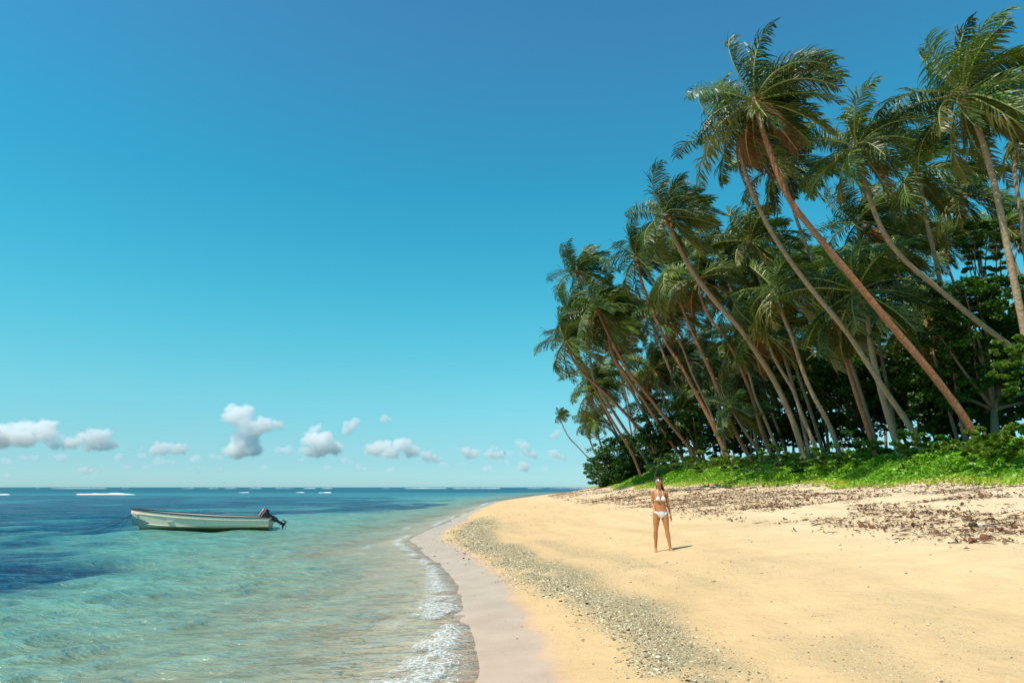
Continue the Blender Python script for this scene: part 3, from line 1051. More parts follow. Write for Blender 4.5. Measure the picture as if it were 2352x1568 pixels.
P = palm
P([(1735, 240), (1760, 325), (1808, 450), (1868, 530), (1960, 640), (2050, 750), (2150, 870), (2235, 990)], 29, 27.5,
  "tall front palm with reddish trunk bowed far to the left and orange coconuts", 0.175, 1.0, 0, "trunk_red", 9, rz=0.1)
P([(1695, 310), (1700, 350), (1722, 430), (1770, 530), (1830, 620), (1885, 690), (1948, 766), (2022, 880), (2085, 971), (2112, 1020)], 33, 31,
  "slim tan palm whose crown sits just left of and behind the tallest orange-nut palm", 0.15, 0.93, 3, "trunk_tan", 3)
P([(2215, 225), (2252, 310), (2290, 450), (2320, 600), (2345, 720), (2372, 860), (2395, 1000)], 24, 23.5,
  "tall palm at the right edge with a big full crown and ringed tan trunk", 0.16, 0.95, 2, "trunk_tan", 9, rz=-0.2)
P([(2362, 285), (2330, 380), (2342, 470), (2352, 560), (2368, 700), (2385, 900)], 29, 29,
  "thin dark palm trunk cut by the upper right edge of the photo", 0.12, 0.9, 1, "trunk_grey", 3)
P([(1968, 345), (1976, 380), (2000, 465), (2035, 545), (2080, 600), (2123, 637), (2179, 682), (2250, 742), (2337, 807), (2420, 880), (2470, 980)], 31, 29,
  "palm with a windswept crown whose trunk leans in from the right edge across dark trees", 0.15, 0.86, 4, "trunk_tan", 4, rz=0.2)
P([(2103, 395), (2115, 430), (2128, 510), (2145, 580), (2158, 640), (2185, 800), (2215, 1000)], 36, 35,
  "nearly upright palm between the two tallest crowns on the right", 0.155, 1.0, 5, "trunk_tan", 2)
P([(2203, 450), (2225, 520), (2255, 620), (2290, 800), (2325, 990)], 40, 39,
  "palm with pale hanging fronds below and behind the big right crown", 0.14, 0.95, 1, "trunk_grey", 2)
P([(1793, 378), (1803, 410), (1825, 490), (1850, 560), (1900, 680), (1960, 850), (2010, 1010)], 39, 37,
  "palm tucked under the right side of the tallest crown, trunk dark against the sky", 0.13, 0.92, 2, "trunk_grey", 2)
P([(1529, 502), (1540, 525), (1564, 578), (1601, 640), (1665, 717), (1703, 758), (1747, 824), (1775, 868), (1797, 912), (1825, 977), (1845, 1045)], 36, 33,
  "large windswept palm rising above the left half of the grove with thick leaning trunk", 0.19, 0.84, 4, "trunk_tan", 6, rz=-0.15)
P([(1542, 618), (1546, 640), (1564, 697), (1588, 757), (1617, 821), (1641, 874), (1661, 921), (1682, 974), (1705, 1021), (1732, 1068)], 37, 36,
  "palm with reddish trunk directly below the large left windswept crown", 0.15, 0.85, 5, "trunk_red", 2)
P([(1462, 595), (1472, 641), (1491, 698), (1515, 751), (1532, 792), (1562, 836), (1591, 888), (1614, 932), (1641, 985), (1661, 1029), (1688, 1076)], 39, 39,
  "palm whose crown hangs just left of the large windswept crown, brown trunk", 0.15, 0.82, 1, "trunk_red", 2)
P([(1326, 625), (1334, 655), (1348, 710), (1352, 790), (1362, 865), (1386, 909), (1412, 950), (1441, 994), (1471, 1035), (1495, 1079)], 50, 48,
  "upper leftmost palm crown of the grove standing clear against blue sky", 0.15, 0.82, 3, "trunk_grey", 2)
P([(1301, 786), (1310, 815), (1339, 856), (1374, 888), (1415, 927), (1456, 971), (1486, 1009), (1515, 1050), (1537, 1079)], 45, 43,
  "palm leaning farthest left out over the beach with drooping crown", 0.15, 0.82, 1, "trunk_red", 3, rz=-0.4)
P([(1384, 730), (1392, 775), (1404, 816), (1433, 863), (1462, 918), (1486, 962), (1509, 1003), (1533, 1044), (1550, 1076)], 44, 42,
  "leftmost of the three close parallel palms, grey ringed trunk", 0.15, 0.85, 0, "trunk_grey", 4)
P([(1396, 742), (1400, 790), (1412, 825), (1430, 850), (1456, 888), (1480, 921), (1503, 959), (1527, 994), (1550, 1029), (1585, 1072)], 43, 41,
  "middle of the three close parallel palms, orange-brown trunk", 0.15, 0.8, 2, "trunk_red", 2)
P([(1372, 712), (1398, 770), (1427, 824), (1451, 863), (1480, 898), (1503, 927), (1530, 962), (1559, 997), (1582, 1026), (1603, 1062)], 42, 40,
  "rightmost of the three close parallel palms, orange sunlit trunk", 0.155, 0.75, 4, "trunk_red", 0)
P([(1306, 722), (1322, 800), (1350, 860), (1380, 918), (1404, 962), (1433, 1009), (1453, 1044), (1471, 1090)], 48, 46,
  "palm with upswept crown on the left rim just above the farthest-leaning palm", 0.13, 0.72, 5, "trunk_red", 0)
P([(1354, 905), (1374, 942), (1400, 979), (1427, 1023), (1455, 1088)], 54, 53,
  "short palm at the left rim in front of the round bush", 0.13, 0.75, 1, "trunk_grey", 0)
P([(1358, 870), (1372, 905), (1392, 950), (1430, 1020), (1465, 1075)], 58, 57,
  "short palm behind the left rim with crown half hidden by its neighbours", 0.13, 0.8, 3, "trunk_grey", 0)
P([(1286, 955), (1291, 973), (1306, 1003), (1325, 1023), (1348, 1048), (1362, 1060)], 135, 135,
  "small lone palm far down the beach leaning out over the water", 0.15, 0.55, 4, "trunk_grey", 0)
P([(1346, 975), (1352, 1000), (1362, 1030), (1375, 1058)], 92, 92,
  "far palm peeping over the left end of the round bush", 0.14, 0.68, 2, "trunk_grey", 0)
P([(1366, 968), (1374, 1000), (1384, 1035), (1396, 1065)], 84, 84,
  "far palm with pale fronds just right of the one over the bush end", 0.14, 0.7, 5, "trunk_grey", 0)
P([(1563, 950), (1568, 966), (1576, 995), (1584, 1028), (1592, 1070)], 43, 43,
  "young palm with low open crown in the middle of the left trunks", 0.13, 0.62, 2, "trunk_tan", 0)
P([(1682, 940), (1694, 962), (1718, 1000), (1757, 1056)], 40, 40,
  "young palm with one frond standing upright, left of centre in the grove", 0.14, 0.65, 4, "trunk_grey", 0)
P([(1538, 722), (1546, 750), (1567, 797), (1592, 862), (1625, 930), (1650, 1000), (1668, 1066)], 47, 46,
  "slim palm with light crown between the left crowns and the trunk fan", 0.12, 0.8, 0, "trunk_tan", 0)
P([(1749, 766), (1764, 788), (1779, 824), (1802, 863), (1823, 898), (1840, 947), (1862, 1000), (1880, 1045)], 38, 38,
  "palm with yellowish crown in the centre of the grove, brown leaning trunk", 0.14, 0.78, 3, "trunk_tan", 3)
P([(1782, 670), (1797, 722), (1819, 773), (1842, 845), (1869, 910), (1904, 974), (1928, 1040)], 35, 34,
  "palm with smooth tan trunk rising right of the grove centre", 0.15, 0.85, 1, "trunk_tan", 2)
P([(1968, 676), (1990, 710), (2000, 796), (2012, 849), (2027, 910), (2046, 974), (2066, 1042)], 27, 26.5,
  "low broad palm with long drooping fronds and pale almost upright trunk", 0.175, 0.92, 2, "trunk_pale", 4, rz=0.3)
P([(1920, 735), (1930, 770), (1946, 837), (1968, 910), (1990, 975), (2007, 1030)], 31, 31,
  "palm just left of the pale upright trunk, its crown hidden behind drooping fronds", 0.14, 0.8, 5, "trunk_red", 0)
P([(2128, 745), (2147, 822), (2167, 896), (2188, 971), (2202, 1020)], 36, 36,
  "thin dark trunk crossing behind the base of the bowed red palm", 0.11, 0.8, 0, "trunk_grey", 0)
P([(1722, 560), (1745, 640), (1775, 740), (1820, 880), (1850, 1000)], 42, 41,
  "palm crown filling the gap between the large left crown and the bowed palms", 0.13, 0.95, 2, "trunk_grey", 2)
P([(1772, 645), (1790, 720), (1830, 850), (1880, 1000)], 44, 43,
  "dark palm crown in the heart of the grove below the bowed trunks", 0.13, 0.95, 4, "trunk_grey", 0)
P([(1972, 515), (1985, 600), (2010, 740), (2060, 1000)], 42, 42,
  "dark palm crown between the leaning trunks right of the bowed red palm", 0.13, 1.0, 3, "trunk_grey", 0)
P([(1604, 648), (1612, 690), (1630, 730), (1665, 774), (1690, 820), (1725, 905), (1752, 1000), (1778, 1056)], 42, 41,
  "brown trunk palm right of the large left palm's upper trunk", 0.14, 0.82, 0, "trunk_red", 2)
P([(1690, 800), (1718, 886), (1738, 947), (1774, 1052)], 41, 41,
  "left one of a pair of slim close trunks in the grove centre", 0.12, 0.75, 1, "trunk_tan", 0)
P([(1700, 770), (1732, 903), (1756, 960), (1790, 1046)], 42, 42,
  "right one of a pair of slim close trunks in the grove centre", 0.12, 0.78, 5, "trunk_tan", 0)
P([(2050, 560), (2080, 700), (2120, 860), (2150, 1010)], 46, 46,
  "dark palm behind the pale upright trunk, crown against the dark trees", 0.13, 1.0, 4, "trunk_grey", 0)
P([(1655, 590), (1690, 700), (1740, 860), (1800, 1020)], 50, 50,
  "palm behind the large left crown showing bright frond tips to its right", 0.13, 0.95, 3, "trunk_grey", 0)

# deeper palms seen between the front row
bgp = []
r = random.Random(77)
for (u, v, Y) in [(1500, 850, 58), (1560, 830, 60), (1490, 720, 60), (1680, 690, 56), (1640, 860, 60), (1720, 850, 58),
                  (1835, 620, 54), (1870, 760, 52), (1840, 870, 56), (2030, 640, 52), (1940, 850, 54), (2100, 700, 52), 
                  (2160, 560, 50), (2300, 520, 50), (1430, 880, 66), (1600, 900, 66), (1780, 900, 62), (2040, 860, 60), 
                  (1475, 930, 70), (1690, 900, 70), (1960, 930, 66), (2120, 880, 62), (1415, 820, 60)]:
    lean = r.uniform(0.12, 0.4)
    vb = 1035 + r.uniform(0, 20)
    h = vb - v
    P([(u, v), (u + h * lean * 0.3, v + h * 0.3), (u + h * lean * 0.65, v + h * 0.6), (u + h * lean, vb)], Y, Y,
      "slender palm deep in the grove, half hidden behind the front row of leaning trunks", r.uniform(0.11, 0.15), r.uniform(0.8, 1.0), r.randrange(6),
      r.choice(["trunk_grey", "trunk_tan"]), 0, False, "background palms deep in the grove", tubes=7)
# bare-looking trunks at the back whose crowns merge above
for i in range(34):
    u = 1480 + i * 24 + r.uniform(-10, 10)
    Y = r.uniform(48, 80)
    v = r.uniform(780, 880)
    vb = 1050
    lean = r.uniform(-0.05, 0.3)
    h = vb - v
    P([(u, v), (u + h * lean * 0.4, v + h * 0.4), (u + h * lean, vb)], Y, Y,
      "thin background trunk in the shade among the palms, crown merging with the others", r.uniform(0.09, 0.14), r.uniform(0.6, 0.9), r.randrange(6),
      "trunk_grey", 0, False, "thin shaded trunks at the back of the grove", tubes=6)

# ------------------------------------------------------------------ broadleaf trees and bushes
def broad(root_name, label, cat, base, blobs, leafmat, nleaf, lsize, seed, trunk_r=0.16, group=None, limbs=True, shell=0.55):
    """blobs: list of (centre Vector, (rx,ry,rz)) in world space; leaves in clumps inside"""
    r = np.random.default_rng(seed)
    base = Vector((base[0], base[1], hgt(base[0], base[1])))
    root = empty(root_name, base)
    tag(root, label, cat, group)
    vols = np.array([b_[1][0] * b_[1][1] * b_[1][2] for b_ in blobs]); vols = vols ** 0.67; vols /= vols.sum()
    Ps = []
    for (c, rad), w in zip(blobs, vols):
        m = int(nleaf * w)
        ncl = max(6, m // 55)
        d = r.normal(0, 1, (ncl, 3)); d /= np.linalg.norm(d, axis=1)[:, None]
        rr = (shell + (1 - shell) * r.random(ncl)) [:, None]
        cl = d * rr
        csz = r.uniform(0.10, 0.26, ncl)
        idx = r.integers(0, ncl, m)
        q = r.normal(0, 1, (m, 3)); q /= np.maximum(1e-6, np.linalg.norm(q, axis=1))[:, None]
        q *= (r.random(m) ** 0.5)[:, None] * csz[idx][:, None]
        q[:, 2] *= 0.6
        pp = (cl[idx] + q) * np.array(rad) + np.array(c)
        Ps.append(pp)
    Pn = np.concatenate(Ps)
    gz = height(Pn[:, 0], Pn[:, 1])
    Pn = Pn[Pn[:, 2] > gz + 0.08]
    V, F = leaf_quads(Pn - np.array(base), r.uniform(0.7, 1.3, len(Pn)) * lsize, r, up=0.5)
    me = mesh_np("crown" if cat != "bush" else "foliage", V, F)
    link("crown" if cat != "bush" else "foliage", me, M[leafmat], parent=root)
    if limbs:
        V, F = [], []
        cen = sum((b_[0] for b_ in blobs), Vector()) / len(blobs)
        low = min(b_[0].z - b_[1][2] for b_ in blobs)
        fork = Vector((base.x * 0.4 + cen.x * 0.6, base.y * 0.4 + cen.y * 0.6, base.z + (cen.z - base.z) * 0.45))
        mid = (base + fork) / 2 + Vector((r.uniform(-.2, .2), 0, 0))
        v_, f_ = tube([Vector((0, 0, -0.25)), (mid - base), (fork - base)], [trunk_r * 1.3, trunk_r, trunk_r * 0.75], 9)
        link("trunk", py_mesh("trunk", v_, f_, M["branch"]), parent=root)
        for c, rad in blobs:
            for k in range(3):
                tgt = c + Vector((r.uniform(-.6, .6) * rad[0], r.uniform(-.6, .6) * rad[1], r.uniform(-.3, .6) * rad[2]))
                m_ = (fork + tgt) / 2 + Vector((r.uniform(-.3, .3), r.uniform(-.3, .3), 0.25))
                v_, f_ = tube(catmull([fork - base, m_ - base, tgt - base], 8), [trunk_r * 0.55 * (1 - 0.11 * q) for q in range(8)], 6)
                o = len(V); V += v_; F += [tuple(i + o for i in f) for f in f_]
        link("limbs", py_mesh("limbs", V, F, M["branch"]), parent=root)
    return root


def blob(u, v, Y, rx, rz, ry=None): return (at(u, v, Y), (rx, ry or rx, rz))


# round bush at the left end of the grove
bb = at(1412, 1085, 72)
broad("round_bush", "large rounded dark green bush at the left end of the grove by the sand", "bush", (bb.x + 0.6, 72),
      [blob(1410, 1062, 72, 3.0, 2.9), blob(1385, 1082, 71.5, 2.2, 1.9), blob(1455, 1045, 72, 2.7, 2.8), blob(1445, 1085, 71, 2.4, 1.8), blob(1480, 1075, 70, 2.0, 1.8)],
      "bush_leaf", 26000, 0.2, 201, 0.2)
broad("broadleaf_tree", "leafy dark tree with glossy leaves behind the right-hand trunks under the big palm crown", "tree", (at(2270, 1000, 33).x, 33),
      [blob(2210, 690, 33, 2.0, 1.3), blob(2290, 700, 33, 2.3, 1.7), blob(2190, 770, 33, 1.7, 1.2), blob(2300, 820, 33.5, 2.4, 1.8), blob(2240, 880, 34, 2.2, 1.7), blob(2350, 740, 33, 1.8, 1.8), blob(2340, 930, 34, 2.0, 1.4)],
      "tree_leaf", 26000, 0.2, 202, 0.2, "broadleaf trees behind the palms")
broad("broadleaf_tree", "light green twiggy tree top against the sky beside the right-edge palm trunk", "tree", (at(2262, 1010, 37).x, 37),
      [blob(2250, 545, 37, 1.5, 0.9), blob(2285, 515, 37, 0.9, 0.5), blob(2230, 575, 37, 0.9, 0.5), blob(2330, 560, 37, 1.0, 0.45), blob(2262, 610, 37, 1.2, 0.6)],
      "light_leaf", 4200, 0.2, 203, 0.13, "broadleaf trees behind the palms")
broad("broadleaf_tree", "low light green branches at the right edge above the dune shrubs", "tree", (at(2345, 1010, 23).x + 0.6, 23.2),
      [blob(2330, 840, 23, 0.75, 0.5), blob(2345, 890, 23, 0.7, 0.4), blob(2290, 800, 24, 0.5, 0.3), blob(2365, 800, 23, 0.9, 0.5)],
      "light_leaf", 2600, 0.17, 204, 0.05, "broadleaf trees behind the palms", limbs=False)
labs = ["dark understorey tree behind the left fan of trunks", "dark understorey tree behind the young low palm", "dark understorey tree left of the grove centre",
        "dark understorey tree at the grove centre behind the slim pair of trunks", "dark understorey tree right of the grove centre",
        "dark understorey tree behind the pale upright palm trunk", "dark understorey tree between the pale trunk and the bowed palm's base",
        "large black-shaded tree behind the bowed palm's base", "black-shaded tree below the big right tree"]
for i, (u, v, Y, rx, rz, nl) in enumerate([(1520, 1000, 58, 3.2, 2.2, 6500), (1600, 985, 56, 3.2, 2.4, 6500), (1690, 975, 56, 3.4, 2.4, 6500), (1775, 960, 54, 3.4, 2.8, 7500),
                                           (1870, 940, 50, 3.4, 3.0, 8000), (1960, 900, 46, 3.2, 3.4, 9000), (2060, 890, 44, 3.2, 3.4, 10000),
                                           (2160, 870, 41, 3.2, 3.6, 13000), (2270, 900, 38, 3.6, 3.2, 14000)]):
    c = at(u, v, Y)
    rr_ = random.Random(300 + i)
    bl = [(c, (rx, rx, rz))]
    for k in range(4):
        bl.append((c + Vector((rr_.uniform(-1, 1) * rx, rr_.uniform(-1, 1) * 1.5, rr_.uniform(-.8, .9) * rz)), (rx * 0.6, rx * 0.6, rz * 0.5)))
    broad("understorey_tree", labs[i], "tree", (c.x + rr_.uniform(-1, 1), Y), bl, "tree_leaf", int(nl * 1.15), 0.24, 310 + i, 0.12, "shaded understorey trees", shell=0.25)
# undergrowth at the foot of the trunks
labs2 = ["low leafy shrub at the foot of the leftmost leaning trunks", "low leafy shrub left of the large left palm's foot", "low leafy shrub at the foot of the large left palm",
         "low shrub in the middle of the dune edge", "low shrub below the slim pair of trunks", "shrub right of the pale upright trunk's foot",
         "taller light shrub at the foot of the bowed palm", "tall light green shrub at the right edge of the dune", "shrub with upright leaves between bowed palm and right edge"]
for i, (u, v, Y, rx, rz, nl, mt) in enumerate([(1560, 1062, 44, 1.8, 0.7, 1800, "bush_leaf"), (1650, 1055, 42, 1.6, 0.7, 1600, "light_leaf"), (1770, 1052, 38, 1.6, 0.8, 1800, "bush_leaf"),
                                               (1880, 1045, 38, 1.5, 0.7, 1600, "bush_leaf"), (1960, 1030, 36, 1.5, 0.9, 1800, "bush_leaf"), (2110, 1020, 31, 1.3, 0.8, 1800, "bush_leaf"),
                                               (2235, 1012, 27, 0.9, 0.55, 1400, "light_leaf"), (2325, 1010, 24.5, 1.0, 0.7, 2000, "light_leaf"), (2285, 1025, 26, 0.8, 0.5, 1200, "light_leaf")]):
    c = at(u, v, Y)
    broad("dune_shrub", labs2[i], "bush", (c.x, Y), [(c, (rx, rx, rz)), (c + Vector((rx * .7, .3, -.2)), (rx * .7, rx * .7, rz * .8)), (c + Vector((-rx * .7, .2, -.25)), (rx * .7, rx * .7, rz * .7))],
          mt, nl, 0.2, 400 + i, 0.04, "shrubs along the top of the dune", limbs=False)

# ------------------------------------------------------------------ clouds
def cloud_mat(name, density):
    b = NB(name)
    return b.done(None, b.node("ShaderNodeVolumeScatter", {"Color": (1.0, 1.0, 1.0), "Density": density, "Anisotropy": -0.1}))


M["cloud"] = cloud_mat("cloud", 0.0078)
M["cloud_fringe"] = cloud_mat("cloud_fringe", 0.0022)
M["thin_cloud"] = cloud_mat("thin_cloud", 0.009)
CD = 9000.0
dg = None


def cloud(label, puffs, seed, mat="cloud", thin=0.8, CD=CD):
    px = CD / FPX
    r = random.Random(seed)
    cen = at(sum(p[0] for p in puffs) / len(puffs), sum(p[1] for p in puffs) / len(puffs), CD)
    bm = bmesh.new()
    for (u, v, q) in puffs:
        q *= 1.32 if mat == "cloud" else 1.6
        c = at(u, v, CD) - cen
        c.y += r.uniform(-1, 1) * q * px * 0.5
        for k in range(12):
            off = Vector((r.uniform(-1, 1), r.uniform(-1, 1), r.uniform(-0.5, 0.8))) * (q * px * 0.55 if k else 0)
            rad = q * px * (0.8 if k == 0 else r.uniform(0.28, 0.5))
            bmesh.ops.create_icosphere(bm, subdivisions=2, radius=rad, matrix=Matrix.Translation(c + off) @ Matrix.Diagonal((1.15, 1.0, thin, 1)))
    me0 = bpy.data.meshes.new("tmp"); bm.to_mesh(me0); bm.free()
    tmp = bpy.data.objects.new("tmp", me0); COL.objects.link(tmp)
    md = tmp.modifiers.new("r", "REMESH"); md.mode = "VOXEL"; md.voxel_size = max(7.0, puffs[0][2] * px * 0.07)
    dgx = bpy.context.evaluated_depsgraph_get()
    me = bpy.data.meshes.new_from_object(tmp.evaluated_get(dgx))
    bpy.data.objects.remove(tmp)
    me.name = "cloud"
    co = np.empty(len(me.vertices) * 3, np.float32); me.vertices.foreach_get("co", co); co = co.reshape(-1, 3)
    no = np.empty(len(me.vertices) * 3, np.float32); me.vertices.foreach_get("normal", no); no = no.reshape(-1, 3)
    for i in range(len(co)):
        q = Vector(co[i])
        f = mnoise.fractal(q / 110.0 + Vector((seed, 0, 0)), 1.0, 2.0, 4) * 42 + mnoise.fractal(q / 45.0, 0.8, 2.0, 4) * 26
        co[i] += no[i] * f
    me.vertices.foreach_set("co", co.ravel())
    me.materials.clear(); me.materials.append(M[mat])
    me.polygons.foreach_set("use_smooth", [True] * len(me.polygons))
    sm = bmesh.new(); sm.from_mesh(me)
    for _ in range(1): bmesh.ops.smooth_vert(sm, verts=sm.verts[:], factor=0.5, use_axis_x=True, use_axis_y=True, use_axis_z=True)
    sm.to_mesh(me); sm.free(); me.vertices.foreach_get("co", co.ravel())
    fr_ = None
    if mat == "cloud":
        fr_ = me.copy(); fr_.name = "wispy_fringe"
        c2 = co.copy()
        for i in range(len(co)):
            q = Vector(co[i])
            c2[i] += no[i] * (15 + mnoise.fractal(q / 80.0 + Vector((0, seed, 0)), 1.0, 2.0, 3) * 30)
        fr_.vertices.foreach_set("co", c2.ravel())
        fr_.materials.clear(); fr_.materials.append(M["cloud_fringe"])
    o = bpy.data.objects.new("cloud", me); COL.objects.link(o); o.location = cen
    tag(o, label, "cloud", "cumulus clouds low over the sea")
    if fr_: link("wispy_fringe", fr_, parent=o)


cloud("wide fluffy cloud at the left edge of the sky", [(10, 1000, 26), (45, 985, 20), (90, 985, 24), (60, 1010, 22), (115, 1000, 16), (-15, 1010, 25)], 1)
cloud("long low cloud beside the wide cloud at the left edge", [(150, 1018, 15), (190, 1008, 16), (232, 1003, 20), (215, 1022, 16), (250, 1022, 14), (125, 1022, 10)], 2)
cloud("small flat cloud between the left clouds and the tall tower cloud", [(375, 1028, 13), (405, 1032, 12), (350, 1036, 8), (330, 1028, 6)], 3, "thin_cloud")
cloud("tallest towering white cloud above the boat", [(553, 955, 27), (582, 985, 26), (612, 978, 18), (562, 1008, 25), (548, 1034, 23), (580, 1034, 20), (634, 978, 11), (528, 1036, 12)], 4)
cloud("puffy cloud with a knob on its left top, right of the tower cloud", [(722, 1010, 20), (745, 1015, 24), (722, 985, 9), (765, 1030, 18), (708, 1035, 15), (735, 1038, 14)], 5)
cloud("long two-humped cloud in the middle of the horizon", [(862, 1030, 17), (885, 1025, 14), (925, 1022, 18), (945, 1035, 16), (900, 1040, 15), (985, 1050, 12), (1005, 1055, 7), (840, 1038, 8)], 6)
cloud("small cloud tuft right of the two-humped cloud", [(1070, 1033, 10), (1085, 1042, 11), (1055, 1030, 5)], 7, "thin_cloud")
cloud("tiny pointed cloud tuft next to the small tuft", [(1133, 1028, 7), (1128, 1042, 9), (1145, 1045, 8)], 8, "thin_cloud")
cloud("slanting cloud left of the lone palm", [(1190, 1020, 9), (1205, 1025, 8), (1222, 1045, 10), (1210, 1038, 6)], 9)
cloud("faint cloud below the slanting cloud", [(1205, 1073, 9), (1210, 1063, 5)], 10, "thin_cloud")
cloud("small faint slanted cloud above the puffy cloud", [(805, 975, 11), (795, 985, 8), (818, 968, 7)], 11, "thin_cloud")
cloud("highest tiny faint cloud over the open sea", [(885, 963, 7), (895, 964, 5)], 12, "thin_cloud")
cloud("faint cloud just left of the grove near the horizon", [(1275, 1045, 9), (1265, 1038, 5), (1290, 1050, 6)], 13, "thin_cloud")
cloud("faint flat cloud under the wide left cloud", [(60, 1053, 8), (72, 1050, 7), (85, 1050, 5)], 14, "thin_cloud", 0.6, 5600.0)
cloud("faint flat cloud under the small flat cloud", [(375, 1063, 8), (392, 1060, 6), (358, 1062, 5)], 15, "thin_cloud", 0.6, 5600.0)
cloud("faint flat cloud right below the tower cloud", [(640, 1040, 8), (655, 1042, 6), (670, 1038, 5)], 16, "thin_cloud", 0.6, 5600.0)
cloud("faint low cloud over the horizon left of the boat's bow", [(190, 1080, 7), (205, 1084, 6), (225, 1082, 5)], 17, "thin_cloud", 0.5)
cloud("faint pale cloud just behind the lone palm's crown", [(1283, 993, 8), (1272, 1000, 6)], 18, "thin_cloud", 0.8)

r_ = random.Random(909)
for (u, v, q) in ((20, 1062, 7), (135, 1048, 8), (262, 1050, 7), (285, 1072, 6), (318, 1046, 6), (330, 1072, 5), (440, 1052, 7), (450, 1078, 6), (500, 1048, 7), (505, 1075, 5), (600, 1070, 5),
                  (690, 1055, 6), (745, 1072, 5), (800, 1062, 6), (835, 1075, 5), (890, 1078, 5), (1020, 1070, 6), (1060, 1065, 5), (1110, 1075, 6), (1160, 1060, 6), (1250, 1078, 5), (1165, 1040, 6), (650, 1030, 7), (15, 1090, 6)):
    cloud("faint scrap of thin cloud low above the sea horizon", [(u, v, q), (u + q * 1.5, v + r_.uniform(-3, 3), q * 0.8), (u - q * 1.4, v + r_.uniform(-2, 3), q * 0.7)], r_.randrange(50, 900), "thin_cloud", 0.6, 5600.0)

